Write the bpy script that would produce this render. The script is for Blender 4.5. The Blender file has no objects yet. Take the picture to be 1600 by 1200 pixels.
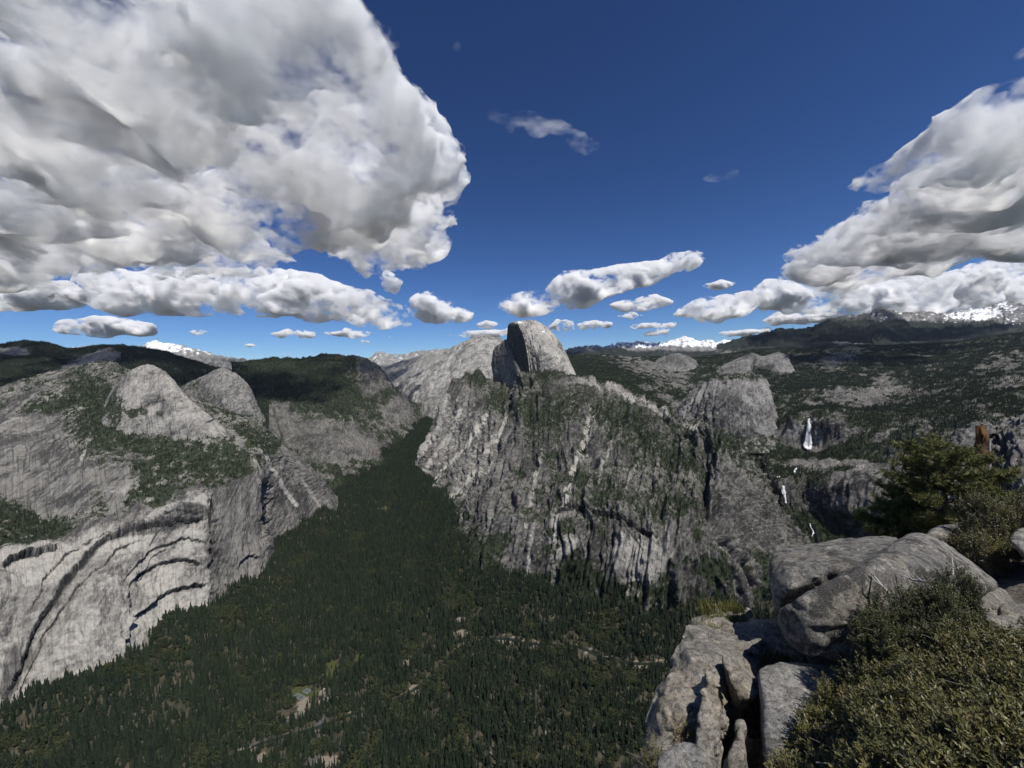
import bpy, math, random
import numpy as np
from mathutils import Matrix, Vector

# ------------------------------------------------------------------ camera, sky, sun, exposure
scene = bpy.context.scene
COL = scene.collection
FPX, CX, CY = 640.0, 800.0, 600.0                      # focal length and centre in photo pixels
PITCH, ROLL = math.radians(-1.43), math.radians(-1.75)
_F = np.array([0.0, math.cos(PITCH), math.sin(PITCH)])
_R0 = np.array([1.0, 0.0, 0.0])
_U0 = np.cross(_R0, _F)
_R = _R0 * math.cos(ROLL) + _U0 * math.sin(ROLL)
_U = -_R0 * math.sin(ROLL) + _U0 * math.cos(ROLL)

cam_data = bpy.data.cameras.new('camera')
cam_data.sensor_fit = 'HORIZONTAL'
cam_data.sensor_width = 36.0
cam_data.lens = 36.0 * FPX / 1600.0
cam_data.clip_start = 0.05
cam_data.clip_end = 200000.0
cam = bpy.data.objects.new('camera', cam_data)
COL.objects.link(cam)
cam.matrix_world = Matrix(((_R[0], _U[0], -_F[0], 0), (_R[1], _U[1], -_F[1], 0), (_R[2], _U[2], -_F[2], 0), (0, 0, 0, 1)))
scene.camera = cam

SUN_EL = math.radians(60.0)
SUN_AZ = math.radians(141.0)                            # clockwise from +Y (the view direction)
SUN_DIR = np.array([math.sin(SUN_AZ) * math.cos(SUN_EL), math.cos(SUN_AZ) * math.cos(SUN_EL), math.sin(SUN_EL)])
world = bpy.data.worlds.new('World')
scene.world = world
world.use_nodes = True
wn = world.node_tree.nodes
wl = world.node_tree.links
wn.clear()
sky = wn.new('ShaderNodeTexSky')
sky.sky_type = 'NISHITA'
sky.sun_disc = False
sky.sun_elevation = SUN_EL
sky.sun_rotation = SUN_AZ
sky.altitude = 2200.0
sky.air_density = 1.0
sky.dust_density = 0.0
sky.ozone_density = 6.0
bg = wn.new('ShaderNodeBackground')
bg.inputs['Strength'].default_value = 0.05
wo = wn.new('ShaderNodeOutputWorld')
hs = wn.new('ShaderNodeHueSaturation')
hs.inputs['Saturation'].default_value = 1.04
hs.inputs['Hue'].default_value = 0.504
gm = wn.new('ShaderNodeGamma')
gm.inputs['Gamma'].default_value = 1.34
wl.new(sky.outputs['Color'], gm.inputs['Color'])
wl.new(gm.outputs['Color'], hs.inputs['Color'])
wl.new(hs.outputs['Color'], bg.inputs['Color'])
wl.new(bg.outputs['Background'], wo.inputs['Surface'])

sun_data = bpy.data.lights.new('sun', 'SUN')
sun_data.energy = 5.0
sun_data.angle = math.radians(0.53)
sun_data.color = (1.0, 0.96, 0.9)
sun = bpy.data.objects.new('sun', sun_data)
COL.objects.link(sun)
sun.rotation_euler = Vector(-SUN_DIR).to_track_quat('-Z', 'Y').to_euler()

vs = scene.view_settings
vs.view_transform = 'Standard'
vs.look = 'None'
vs.gamma = 1.0
vs.exposure = 0.0
vs.use_curve_mapping = False
scene.render.engine = 'CYCLES'
cy = scene.cycles
cy.max_bounces = 12
cy.diffuse_bounces = 2
cy.glossy_bounces = 2
cy.transmission_bounces = 4
cy.transparent_max_bounces = 8
cy.volume_bounces = 8
cy.volume_step_rate = 1.0
cy.use_denoising = True
cy.denoiser = 'OPENIMAGEDENOISE'
cy.use_adaptive_sampling = True
cy.adaptive_threshold = 0.02


def P(px, py, Y):
    """World point at world depth Y that the photo shows at pixel (px, py)."""
    d = _F + _R * ((px - CX) / FPX) + _U * ((CY - py) / FPX)
    return d * (Y / d[1])


def proj(v):
    """Photo pixel coordinates of world points (n,3)."""
    f = v @ _F
    f = np.where(f < 0.01, 0.01, f)
    return CX + FPX * (v @ _R) / f, CY - FPX * (v @ _U) / f

# ------------------------------------------------------------------ noise in numpy
def _hash(ix, iy, iz, seed):
    h = (ix.astype(np.uint32) * np.uint32(374761393) + iy.astype(np.uint32) * np.uint32(668265263)
         + iz.astype(np.uint32) * np.uint32(2147483647 - 59) + np.uint32((seed * 974634617) & 0xffffffff))
    h = (h ^ (h >> np.uint32(13))) * np.uint32(1274126177)
    h = (h ^ (h >> np.uint32(16))) * np.uint32(2246822519)
    return h ^ (h >> np.uint32(15))


_G = np.array([[1, 1, 0], [-1, 1, 0], [1, -1, 0], [-1, -1, 0], [1, 0, 1], [-1, 0, 1], [1, 0, -1], [-1, 0, -1],
               [0, 1, 1], [0, -1, 1], [0, 1, -1], [0, -1, -1], [1, 1, 0], [-1, 1, 0], [0, -1, 1], [0, -1, -1]], dtype=np.float32)


def perlin(x, y, z, seed=0):
    x = np.asarray(x, dtype=np.float64); y = np.asarray(y, dtype=np.float64); z = np.asarray(z, dtype=np.float64)
    x, y, z = np.broadcast_arrays(x, y, z)
    fx, fy, fz = np.floor(x), np.floor(y), np.floor(z)
    ix, iy, iz = fx.astype(np.int64), fy.astype(np.int64), fz.astype(np.int64)
    x = (x - fx).astype(np.float32); y = (y - fy).astype(np.float32); z = (z - fz).astype(np.float32)
    u = x * x * x * (x * (x * 6 - 15) + 10); v = y * y * y * (y * (y * 6 - 15) + 10); w = z * z * z * (z * (z * 6 - 15) + 10)
    out = 0
    for dx in (0, 1):
        wx = u if dx else 1 - u
        for dy in (0, 1):
            wy = v if dy else 1 - v
            for dz in (0, 1):
                wz = w if dz else 1 - w
                g = _G[(_hash(ix + dx, iy + dy, iz + dz, seed) & np.uint32(15)).astype(np.int32)]
                out = out + wx * wy * wz * (g[..., 0] * (x - dx) + g[..., 1] * (y - dy) + g[..., 2] * (z - dz))
    return out


def fbm(x, y, z, octaves=4, seed=0, gain=0.5, lac=2.03):
    a, s, t = 1.0, 0.0, 0.0
    for i in range(octaves):
        s = s + a * perlin(x, y, z, seed + i * 17)
        t += a
        a *= gain
        x, y, z = x * lac, y * lac, z * lac
    return s / t * 1.6


def ridged(x, y, z, octaves=4, seed=0, gain=0.5, lac=2.07):
    a, s, t = 1.0, 0.0, 0.0
    for i in range(octaves):
        n = 1.0 - np.abs(perlin(x, y, z, seed + i * 31)) * 1.9
        s = s + a * n
        t += a
        a *= gain
        x, y, z = x * lac, y * lac, z * lac
    return s / t


def sstep(a, b, x):
    t = np.clip((x - a) / (b - a), 0, 1)
    return t * t * (3 - 2 * t)

# ------------------------------------------------------------------ mesh helpers
def mesh_np(name, V, Fq, mats=(), smooth=True, attrs=None):
    me = bpy.data.meshes.new(name)
    V = np.asarray(V, dtype=np.float32)
    Fq = np.asarray(Fq)
    k = Fq.shape[1]
    me.vertices.add(len(V)); me.vertices.foreach_set('co', V.ravel())
    me.loops.add(Fq.size); me.loops.foreach_set('vertex_index', Fq.astype(np.int32).ravel())
    me.polygons.add(len(Fq)); me.polygons.foreach_set('loop_start', np.arange(0, Fq.size, k, dtype=np.int32))
    me.polygons.foreach_set('use_smooth', np.full(len(Fq), smooth, dtype=bool))
    for m in mats: me.materials.append(m)
    me.update(calc_edges=True)
    for n, (t, a) in (attrs or {}).items():
        at = me.attributes.new(n, t, 'POINT')
        at.data.foreach_set('color' if t == 'FLOAT_COLOR' else 'vector' if t == 'FLOAT_VECTOR' else 'value', np.asarray(a, dtype=np.float32).ravel())
    return me


def link(name, me, parent=None, label=None, category=None, group=None, kind=None):
    o = bpy.data.objects.new(name, me)
    COL.objects.link(o)
    if parent is not None: o.parent = parent
    if label: o['label'] = label
    if category: o['category'] = category
    if group: o['group'] = group
    if kind: o['kind'] = kind
    return o


def grid_faces(nv, nu, wrap=False):
    i = np.arange(nv - 1)[:, None]; j = np.arange(nu if wrap else nu - 1)[None, :]
    jn = (j + 1) % nu
    a = i * nu + j; b = i * nu + jn; c = (i + 1) * nu + jn; d = (i + 1) * nu + j
    return np.stack([a + 0 * jn, b, c, d + 0 * jn], -1).reshape(-1, 4)


def spline(t, K):
    """Catmull-Rom through the rows of K (n, ...) at parameters t in 0..n-1."""
    n = len(K)
    i = np.clip(np.floor(t).astype(int), 0, n - 2)
    f = (t - i)
    sh = (-1,) + (1,) * (K.ndim - 1)
    f = f.reshape(sh)
    p1, p2 = K[i], K[i + 1]
    p0 = np.where((i > 0).reshape(sh), K[np.maximum(i - 1, 0)], 2 * p1 - p2)
    p3 = np.where((i < n - 2).reshape(sh), K[np.minimum(i + 2, n - 1)], 2 * p2 - p1)
    s = 0.42
    m1 = s * (p2 - p0); m2 = s * (p3 - p1)
    f2, f3 = f * f, f * f * f
    return (2 * f3 - 3 * f2 + 1) * p1 + (f3 - 2 * f2 + f) * m1 + (-2 * f3 + 3 * f2) * p2 + (f3 - f2) * m2


def even_params(K, n, w=None):
    """n parameters along the first axis of control grid K, spaced by seen length."""
    seg = np.linalg.norm(np.diff(K, axis=0), axis=-1)
    seg = np.median(seg.reshape(len(seg), -1), axis=1) if seg.ndim > 1 else seg
    if w is not None: seg = seg * np.array(w)
    c = np.concatenate([[0], np.cumsum(seg)])
    return np.interp(np.linspace(0, c[-1], n), c, np.arange(len(c)))


def normals_of(G):
    du = np.gradient(G, axis=1); dv = np.gradient(G, axis=0)
    n = np.cross(du, dv)
    return n / np.maximum(np.linalg.norm(n, axis=-1, keepdims=True), 1e-9)


def loft(cols, nu, nv, front=None, back=None, close_u=False, wv=None):
    """cols: list of columns, each a list of (px, py, Y) from foot to crest. Returns grid (nv, nu, 3) and flow coords in metres.
    front: (dY, dz) foot extension; back: (dY, dz) extension behind the crest."""
    K = np.array([[P(*p) for p in c] for c in cols])          # (ncol, nrow, 3)
    K = K.transpose(1, 0, 2)                                   # rows first
    rows = [K]
    if front is not None:
        rows.insert(0, (K[0] + np.array([0, front[0], front[1]]))[None])
    if back is not None:
        dirv = K[-1] / np.linalg.norm(K[-1][:, :2], axis=1, keepdims=True)
        dirv[:, 2] = 0
        for dy, dz in back:
            rows.append((K[-1] + dirv * dy + np.array([0, 0, dz]))[None])
    K = np.concatenate(rows)
    if close_u: K = np.concatenate([K, K[:, :1]], axis=1)
    # spacing follows what the eye sees: metres divided by distance
    S = K / np.maximum(K[..., 1:2], 1.0)
    S = np.concatenate([S[..., :1], S[..., 2:], np.log(np.maximum(K[..., 1:2], 1)) * 0.35], -1)
    tv = even_params(S, nv, wv)
    G = spline(tv, K)
    tu = even_params(S.transpose(1, 0, 2), nu)
    G = spline(tu, G.transpose(1, 0, 2)).transpose(1, 0, 2)
    du = np.linalg.norm(np.diff(G, axis=1), axis=-1); dv = np.linalg.norm(np.diff(G, axis=0), axis=-1)
    um = np.concatenate([[0], np.cumsum(du.mean(0))]); vm = np.concatenate([[0], np.cumsum(dv.mean(1))])
    U, V = np.meshgrid(um, vm)
    return G, U, V


def seg_dist(x, y, pts):
    """Distance in photo pixels to a polyline, the side (+ right of travel) and the position along it 0..1."""
    best = np.full(x.shape, 1e9); side = np.zeros(x.shape); along = np.zeros(x.shape)
    n = len(pts) - 1
    for i in range(n):
        (x0, y0), (x1, y1) = pts[i], pts[i + 1]
        dx, dy = x1 - x0, y1 - y0
        L = dx * dx + dy * dy
        t = np.clip(((x - x0) * dx + (y - y0) * dy) / L, 0, 1)
        ex, ey = x - (x0 + t * dx), y - (y0 + t * dy)
        d = np.sqrt(ex * ex + ey * ey)
        m = d < best
        best = np.where(m, d, best)
        side = np.where(m, np.sign(dx * ey - dy * ex), side)
        along = np.where(m, (i + t) / n, along)
    return best, side, along


def smooth_line(pts, k=8):
    a = np.array(pts, dtype=float)
    t = np.linspace(0, len(a) - 1, (len(a) - 1) * k + 1)
    return [tuple(p) for p in spline(t, a)]


def blob_mask(x, y, blobs, wob=None):
    """Union of soft ellipses (cx, cy, rx, ry, tilt_deg, strength)."""
    m = np.zeros(x.shape)
    for b in blobs:
        cx, cy_, rx, ry = b[:4]
        a = math.radians(b[4]) if len(b) > 4 else 0.0
        s = b[5] if len(b) > 5 else 1.0
        c, sn = math.cos(a), math.sin(a)
        dx, dy = x - cx, y - cy_
        q = np.sqrt(((dx * c + dy * sn) / rx) ** 2 + ((-dx * sn + dy * c) / ry) ** 2)
        if wob is not None: q = q + wob
        m = np.maximum(m, s * sstep(1.5, 0.6, q))
    return m


def surface_nets(d):
    """Quads of the zero surface of grid d (inside where d > 0), vertices in grid units."""
    nx, ny, nz = d.shape
    s = d > 0
    c = np.zeros((nx - 1, ny - 1, nz - 1), dtype=np.int8)
    corners = [(a, b, e) for a in (0, 1) for b in (0, 1) for e in (0, 1)]
    for a, b, e in corners: c += s[a:nx - 1 + a, b:ny - 1 + b, e:nz - 1 + e]
    act = (c > 0) & (c < 8)
    idx = -np.ones(act.shape, dtype=np.int64)
    I, J, K = np.nonzero(act)
    idx[I, J, K] = np.arange(len(I))
    acc = np.zeros((len(I), 3)); cnt = np.zeros(len(I))
    for p in corners:
        for ax in range(3):
            if p[ax] == 0:
                q = list(p); q[ax] = 1
                d0 = d[I + p[0], J + p[1], K + p[2]]; d1 = d[I + q[0], J + q[1], K + q[2]]
                m = (d0 > 0) != (d1 > 0)
                t = np.where(m, -d0 / np.where(np.abs(d1 - d0) < 1e-12, 1, d1 - d0), 0)
                pt = np.tile(np.array(p, dtype=float), (len(I), 1))
                pt[:, ax] += t
                acc += np.where(m[:, None], pt, 0); cnt += m
    V = np.stack([I, J, K], 1) + acc / cnt[:, None]
    quads = []
    for ax in range(3):
        a0 = [slice(None)] * 3; a1 = [slice(None)] * 3
        a0[ax] = slice(0, -1); a1[ax] = slice(1, None)
        s0, s1 = s[tuple(a0)], s[tuple(a1)]
        pos = np.argwhere(s0 != s1)
        o1, o2 = [(1, 2), (2, 0), (0, 1)][ax]
        fl = s0[pos[:, 0], pos[:, 1], pos[:, 2]]
        def cell(da, db):
            p = pos.copy(); p[:, o1] -= da; p[:, o2] -= db
            return idx[p[:, 0], p[:, 1], p[:, 2]]
        q = np.stack([cell(1, 1), cell(0, 1), cell(0, 0), cell(1, 0)], 1)
        quads.append(np.where(fl[:, None], q, q[:, ::-1]))
    return V, np.concatenate(quads)



# ------------------------------------------------------------------ materials
class NT:
    """Small helper to write node trees."""
    def __init__(self, name):
        self.m = bpy.data.materials.new(name)
        self.m.use_nodes = True
        self.t = self.m.node_tree
        self.t.nodes.clear()
        self.out = self.t.nodes.new('ShaderNodeOutputMaterial')
    def n(self, kind, **kw):
        nd = self.t.nodes.new('ShaderNode' + kind)
        for k, v in kw.items():
            if k.startswith('i_'):
                key = k[2:].replace('_', ' ')
                self.put(nd.inputs[key], v)
            else:
                setattr(nd, k, v)
        return nd
    def put(self, sock, v):
        if isinstance(v, bpy.types.NodeSocket): self.t.links.new(v, sock)
        else:
            if hasattr(sock.default_value, '__len__') and len(sock.default_value) == 4 and len(v) == 3: v = (*v, 1)
            sock.default_value = v
    def noise(self, vec, scale, detail=4, rough=0.55, dist=0.0):
        nd = self.n('TexNoise', i_Vector=vec, i_Scale=scale, i_Detail=detail, i_Roughness=rough, i_Distortion=dist)
        return nd.outputs['Fac']
    def ramp(self, v, a, b, lo=0.0, hi=1.0):
        nd = self.n('MapRange', interpolation_type='SMOOTHSTEP')
        for k, x in enumerate((v, a, b, lo, hi)): self.put(nd.inputs[k], x)
        return nd.outputs[0]
    def math(self, op, a, b=0.0, clamp=False):
        nd = self.n('Math', operation=op, use_clamp=clamp)
        self.put(nd.inputs[0], a); self.put(nd.inputs[1], b)
        return nd.outputs[0]
    def mix(self, f, a, b, mode='MIX'):
        nd = self.n('Mix', data_type='RGBA', blend_type=mode, clamp_factor=True)
        self.put(nd.inputs['Factor'], f); self.put(nd.inputs[6], a); self.put(nd.inputs[7], b)
        return nd.outputs[2]
    def scale(self, vec, s):
        nd = self.n('VectorMath', operation='MULTIPLY')
        self.put(nd.inputs[0], vec); self.put(nd.inputs[1], s)
        return nd.outputs[0]
    def bsdf(self, color, rough=0.9, normal=None, spec=0.2, **kw):
        b = self.n('BsdfPrincipled')
        self.put(b.inputs['Base Color'], color); self.put(b.inputs['Roughness'], rough)
        b.inputs['Specular IOR Level'].default_value = spec
        if normal is not None: self.put(b.inputs['Normal'], normal)
        for k, v in kw.items(): self.put(b.inputs[k.replace('_', ' ')], v)
        self.t.links.new(b.outputs[0], self.out.inputs['Surface'])
        return b
    def bump(self, h, strength, dist, normal=None):
        b = self.n('Bump', i_Height=h, i_Strength=strength, i_Distance=dist)
        if normal is not None: self.put(b.inputs['Normal'], normal)
        return b.outputs[0]


def granite(name, k=1.0, streak=0.5, crack=0.5, tint=(1, 1, 1), veg_col=(0.026, 0.034, 0.018), iso=1.0, bump=1.0, su=(14.0, 260.0), speck=1.0, comb=1.0, warp=60.0, grit=0.55, lk=1.0):
    """Granite of a mountain side: paint = (plants, pale scars and painted sunlit sides, dark stains and painted shade, snow), flow = metres across and up the slope."""
    N = NT(name)
    geo = N.n('NewGeometry').outputs['Position']
    flow0 = N.n('Attribute', attribute_name='flow').outputs['Vector']
    wn_ = N.n('TexNoise', i_Vector=geo, i_Scale=1 / 150.0, i_Detail=4.0, i_Roughness=0.6)
    wv = N.n('VectorMath', operation='MULTIPLY_ADD')
    N.put(wv.inputs[0], wn_.outputs['Color']); wv.inputs[1].default_value = (warp, warp, 0); N.put(wv.inputs[2], flow0)
    flow = wv.outputs[0]
    pa = N.n('Attribute', attribute_name='paint')
    sep = N.n('SeparateColor', i_Color=pa.outputs['Color'])
    veg, lig, drk = sep.outputs[0], sep.outputs[1], sep.outputs[2]
    snow = pa.outputs['Alpha']
    c = lambda r, g, b: (r * tint[0] * k, g * tint[1] * k, b * tint[2] * k)
    big = N.noise(geo, 1 / 260.0, 6, 0.62)
    mid = N.noise(geo, 1 / 52.0, 8, 0.74, 0.3)
    st = N.noise(N.scale(flow, (1 / su[0], 1 / su[1], 0)), 1.0, 6, 0.66, 0.3)
    st2 = N.noise(N.scale(flow, (1 / 6.0, 1 / 140.0, 0)), 1.0, 4, 0.65)
    rot = N.n('VectorRotate', rotation_type='Z_AXIS', i_Vector=flow, i_Angle=0.75)
    dg = N.noise(N.scale(rot.outputs[0], (1 / 16.0, 1 / 150.0, 0)), 1.0, 6, 0.7)
    t = N.math('ADD', N.math('MULTIPLY', big, 0.42), N.math('ADD', N.math('MULTIPLY', mid, 0.36 * iso), N.math('MULTIPLY', dg, 0.22 + 0.36 * (1 - iso))))
    col = N.mix(N.ramp(t, 0.435, 0.555), c(0.062, 0.061, 0.061), c(0.270, 0.262, 0.245))
    col = N.mix(N.math('MULTIPLY', N.ramp(st, 0.50, 0.64), streak), col, c(0.055, 0.054, 0.056))
    col = N.mix(N.math('MULTIPLY', N.ramp(st2, 0.53, 0.66), 0.25 + streak * 0.3), col, c(0.36, 0.347, 0.322))
    ln = N.noise(geo, 1 / 24.0, 6, 0.72)
    col = N.mix(N.math('MULTIPLY', N.ramp(N.math('ADD', lig, N.math('MULTIPLY', N.math('SUBTRACT', N.math('ADD', N.math('MULTIPLY', ln, 0.6), N.math('MULTIPLY', st, 0.4)), 0.5), 1.9)), 0.30, 0.80), 0.9), col, tuple(x * lk for x in c(0.40, 0.387, 0.360)))
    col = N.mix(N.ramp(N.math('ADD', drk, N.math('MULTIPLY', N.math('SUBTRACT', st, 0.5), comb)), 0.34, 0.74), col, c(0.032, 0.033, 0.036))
    col = N.mix(N.math('MULTIPLY', N.ramp(st, 0.54, 0.66), streak * 0.62), col, c(0.075, 0.074, 0.075))
    st3 = N.noise(N.scale(flow, (1 / (su[0] * 0.45), 1 / su[1], 0)), 1.0, 4, 0.6)
    col = N.mix(N.math('MULTIPLY', N.ramp(st3, 0.56, 0.66), streak * 0.45), col, c(0.090, 0.088, 0.087))
    # joints: thin broken lines
    def rid(vec, s):
        nd = N.n('TexNoise', noise_type='RIDGED_MULTIFRACTAL', i_Vector=vec, i_Scale=s, i_Detail=5.0, i_Roughness=0.55, i_Lacunarity=2.2)
        nd.normalize = True
        return nd.outputs['Fac']
    j1 = N.ramp(rid(N.scale(flow, (1 / 120.0, 1 / 260.0, 0)), 1.0), 0.70, 0.86)
    j2 = N.ramp(rid(N.scale(rot.outputs[0], (1 / 80.0, 1 / 190.0, 0)), 1.0), 0.72, 0.86)
    joint = N.math('MAXIMUM', j1, j2)
    col = N.mix(N.math('MULTIPLY', joint, crack), col, c(0.040, 0.040, 0.041))
    gr = N.noise(geo, 1 / 13.0, 5, 0.72)
    col = N.mix(N.math('MULTIPLY', N.ramp(gr, 0.52, 0.60), grit), col, c(0.050, 0.049, 0.048))
    col = N.mix(N.math('MULTIPLY', N.ramp(gr, 0.46, 0.38), grit * 0.8), col, c(0.42, 0.405, 0.375))
    # brush on ledges and in cracks
    vn = N.noise(geo, 1 / 24.0, 6, 0.72)
    vv = N.math('ADD', veg, N.math('ADD', N.math('MULTIPLY', N.math('SUBTRACT', vn, 0.5), 2.3 * speck), N.math('MULTIPLY', joint, 0.10)))
    vmask = N.ramp(vv, 0.44, 0.58)
    vc = N.mix(N.noise(geo, 1 / 18.0, 5, 0.7), tuple(x * 0.45 for x in veg_col), tuple(x * 1.7 for x in veg_col))
    col = N.mix(N.math('MULTIPLY', vmask, 0.94), col, vc)
    sn = N.noise(geo, 1 / 130.0, 7, 0.74)
    smask = N.ramp(N.math('ADD', snow, N.math('MULTIPLY', N.math('SUBTRACT', sn, 0.5), 1.8)), 0.46, 0.56)
    col = N.mix(smask, col, (0.82, 0.84, 0.88))
    h = N.math('ADD', N.math('MULTIPLY', mid, 1.0 * iso), N.math('ADD', N.math('MULTIPLY', dg, 0.8), N.math('MULTIPLY', st, 0.3 + streak * 0.3)))
    h = N.math('SUBTRACT', h, N.math('MULTIPLY', joint, 0.22 * crack))
    nrm = N.bump(h, 0.8 * bump, 12.0)
    nrm = N.bump(N.noise(geo, 1 / 9.0, 6, 0.75), 0.7 * bump, 4.0, nrm)
    N.bsdf(col, 0.92, nrm, 0.12)
    return N.m

# ------------------------------------------------------------------ terrain
M_ROCK = granite('granite_cliff', 0.60, 0.6, 0.8, (1.0, 0.985, 0.96), iso=0.5, bump=0.9, warp=30.0, grit=0.6, lk=1.75)
M_WALL = granite('granite_wall', 0.74, 0.72, 0.25, (1.0, 0.98, 0.945), iso=0.4, su=(7.0, 420.0), bump=0.5, speck=0.85, comb=0.8, warp=10.0, grit=0.22, lk=1.35)
M_SLAB = granite('granite_slab', 0.80, 0.45, 0.5, iso=0.35, bump=0.45, speck=0.9, warp=30.0)
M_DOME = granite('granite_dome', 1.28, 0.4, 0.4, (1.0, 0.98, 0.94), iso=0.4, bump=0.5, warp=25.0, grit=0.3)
M_FACE = granite('granite_face', 0.80, 0.7, 0.5, iso=0.6, bump=0.7, warp=20.0)
M_NOSE = granite('dome_slab', 0.86, 0.35, 0.5, (1.0, 0.98, 0.945), iso=0.4, bump=0.6, warp=25.0, grit=0.35, lk=1.1)
M_REST = granite('pale_ridge', 0.98, 0.55, 0.5, iso=0.35, su=(48.0, 1500.0), bump=0.7, warp=60.0)
M_FAR = granite('far_granite', 0.85, 0.3, 0.2, (0.98, 1.0, 1.04), veg_col=(0.013, 0.018, 0.014), bump=0.9)  # far plant colour darkened to stand in for cloud shadow

LANDS = []      # what the trees are scattered on


def land(name, cols, nu, nv, mat, front=(-80, -120), back=((350, -200), (900, -700)), big=(260, 22), gul=(90, 420, 16), fine=(45, 5),
         paint=None, trees=None, seed=1, close_u=False, tag=None, carve=None, wv=None, amp_fn=None, foot=0.0):
    G, U, V = loft(cols, nu, nv, front, back, close_u, wv)
    N = normals_of(G)
    px, py = proj(G.reshape(-1, 3)); px = px.reshape(G.shape[:2]); py = py.reshape(G.shape[:2])
    x, y, z = G[..., 0], G[..., 1], G[..., 2]
    h = big[1] * fbm(x / big[0], y / big[0], z / big[0], 4, seed)
    wu = 0.6 * fbm(x / 300, y / 300, z / 300, 2, seed + 5)
    wv2 = 0.8 * fbm(x / 140, y / 140, z / 140, 3, seed + 6)
    g1 = ridged(U / gul[0] + wu + 0.30 * wv2, V / gul[1] + 0.15 * wv2, seed * 1.7, 4, seed + 3, 0.6) - 0.55
    Ud, Vd = (U + 0.8 * V), (V - 0.8 * U)
    g2 = ridged(Ud / (gul[0] * 1.3) + 0.3 * wv2, Vd / (gul[1] * 0.8) + 0.1 * wu, seed * 2.3, 4, seed + 33, 0.6) - 0.55
    g3 = ridged(U / (gul[0] * 0.33) + 0.4 * wv2, V / (gul[1] * 0.4) + 0.1 * wu, seed * 3.1, 3, seed + 43, 0.6) - 0.55
    h = h + gul[2] * (g1 * 2.0 + g2 * 0.7 + g3 * 0.7)
    gl = np.clip(-g1 * 2.2, -0.5, 0.5)
    f1 = fbm(x / fine[0], y / fine[0], z / fine[0], 4, seed + 9, 0.6)
    h = h + fine[1] * f1 + fine[1] * 0.9 * (ridged(x / fine[0] * 1.4, y / fine[0] * 1.4, z / fine[0] * 0.8, 3, seed + 13) - 0.6) * 2
    if amp_fn is not None: h = h * amp_fn(px, py)
    if carve is not None: h = h + carve(px, py, x, y, z)
    G = G + N * h[..., None]
    N = normals_of(G)
    n1 = fbm(x / 130, y / 130, z / 130, 4, seed + 21)
    n2 = fbm(x / 34, y / 34, z / 34, 3, seed + 27)
    pt = dict(veg=np.zeros(x.shape), light=np.zeros(x.shape), dark=np.zeros(x.shape), snow=np.zeros(x.shape))
    if paint is not None: pt.update(paint(px, py, G, N, n1, n2))
    pt['veg'] = pt['veg'] + 0.22 * gl * (pt['veg'] > 0.08)
    if foot:
        v0 = abs(front[1]) + 30.0
        pt['veg'] = pt['veg'] + foot * sstep(v0 + 150, v0 - 20, V - 330 * n1 - 120 * n2)
    A = np.stack([np.broadcast_to(np.clip(pt[k], 0, 1), x.shape) for k in ('veg', 'light', 'dark', 'snow')], -1)
    me = mesh_np(name, G.reshape(-1, 3), grid_faces(nv, nu), [mat], True,
                 {'paint': ('FLOAT_COLOR', A.reshape(-1, 4)), 'flow': ('FLOAT_VECTOR', np.stack([U, V, 0 * U], -1).reshape(-1, 3))})
    o = link(name, me, kind='structure')
    if trees: LANDS.append(dict(G=G, N=N, veg=np.clip(pt['veg'], 0, 1), px=px, py=py, **trees))
    return o


def lines_mask(px, py, lines):
    """Soft strokes: (points, half width px, strength)."""
    m = np.zeros(px.shape)
    for pts, w, s in lines:
        d, _, _ = seg_dist(px, py, smooth_line(pts, 4))
        m = np.maximum(m, s * sstep(w, w * 0.3, d))
    return m


# ---- the valley floor and its talus
LEFT_BASE = [(-90, 1190, 1080), (10, 1120, 1125), (90, 1080, 1200), (170, 1060, 1260), (245, 1000, 1430), (330, 957, 1613), (395, 918, 1790),
             (428, 882, 1960), (440, 845, 2250), (480, 820, 2500), (540, 797, 2837), (545, 742, 3300), (592, 714, 3850), (600, 695, 4250), (625, 682, 4600), (650, 668, 5200)]
RIGHT_BASE = [(1300, 930, 1800), (1195, 950, 1520), (1060, 965, 1480), (1000, 955, 1494), (930, 930, 1600), (860, 920, 1690), (790, 908, 1750),
              (735, 885, 1930), (712, 850, 2150), (700, 802, 2674), (668, 772, 3150), (640, 745, 3690), (655, 690, 4600), (668, 660, 5600)]
LB = np.array([P(*p) for p in LEFT_BASE]); RB = np.array([P(*p) for p in RIGHT_BASE])


def floor_z(x, y):
    b = np.interp(y, [0, 1800, 2400, 2800, 3800, 4750, 5400, 6000, 7500], [-985, -982, -970, -955, -890, -780, -690, -670, -670])
    dl, sl, _ = seg_dist(x, y, [(p[0], p[1]) for p in LB])
    dr, sr, _ = seg_dist(x, y, [(p[0], p[1]) for p in RB])
    tl = 130 * np.exp(-(dl / 170.0) ** 1.3)
    tr = 130 * np.exp(-(dr / 170.0) ** 1.3)
    near = 420 * sstep(640, 120, y)
    bump = 9 * fbm(x / 160, y / 160, 0 * x, 3, 77) + 3 * fbm(x / 40, y / 40, 0 * x, 2, 78)
    k = sstep(1500, 2600, y)
    return b + np.maximum(tl, tr) * (0.75 + 0.35 * fbm(x / 120, y / 120, 0 * x, 2, 79)) + bump + near


def floor_paint_lists():
    """Open places on the valley floor in world metres: (x, y, rx, ry, tilt, kind)."""
    def at(px, py):
        yy = 1300.0
        for _ in range(12):
            p = P(px, py, yy)
            zz = float(floor_z(np.array([p[0]]), np.array([yy]))[0])
            d = P(px, py, 1.0)
            yy = zz / d[2]
        return P(px, py, yy)
    return at


floor_at = floor_paint_lists()
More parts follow.
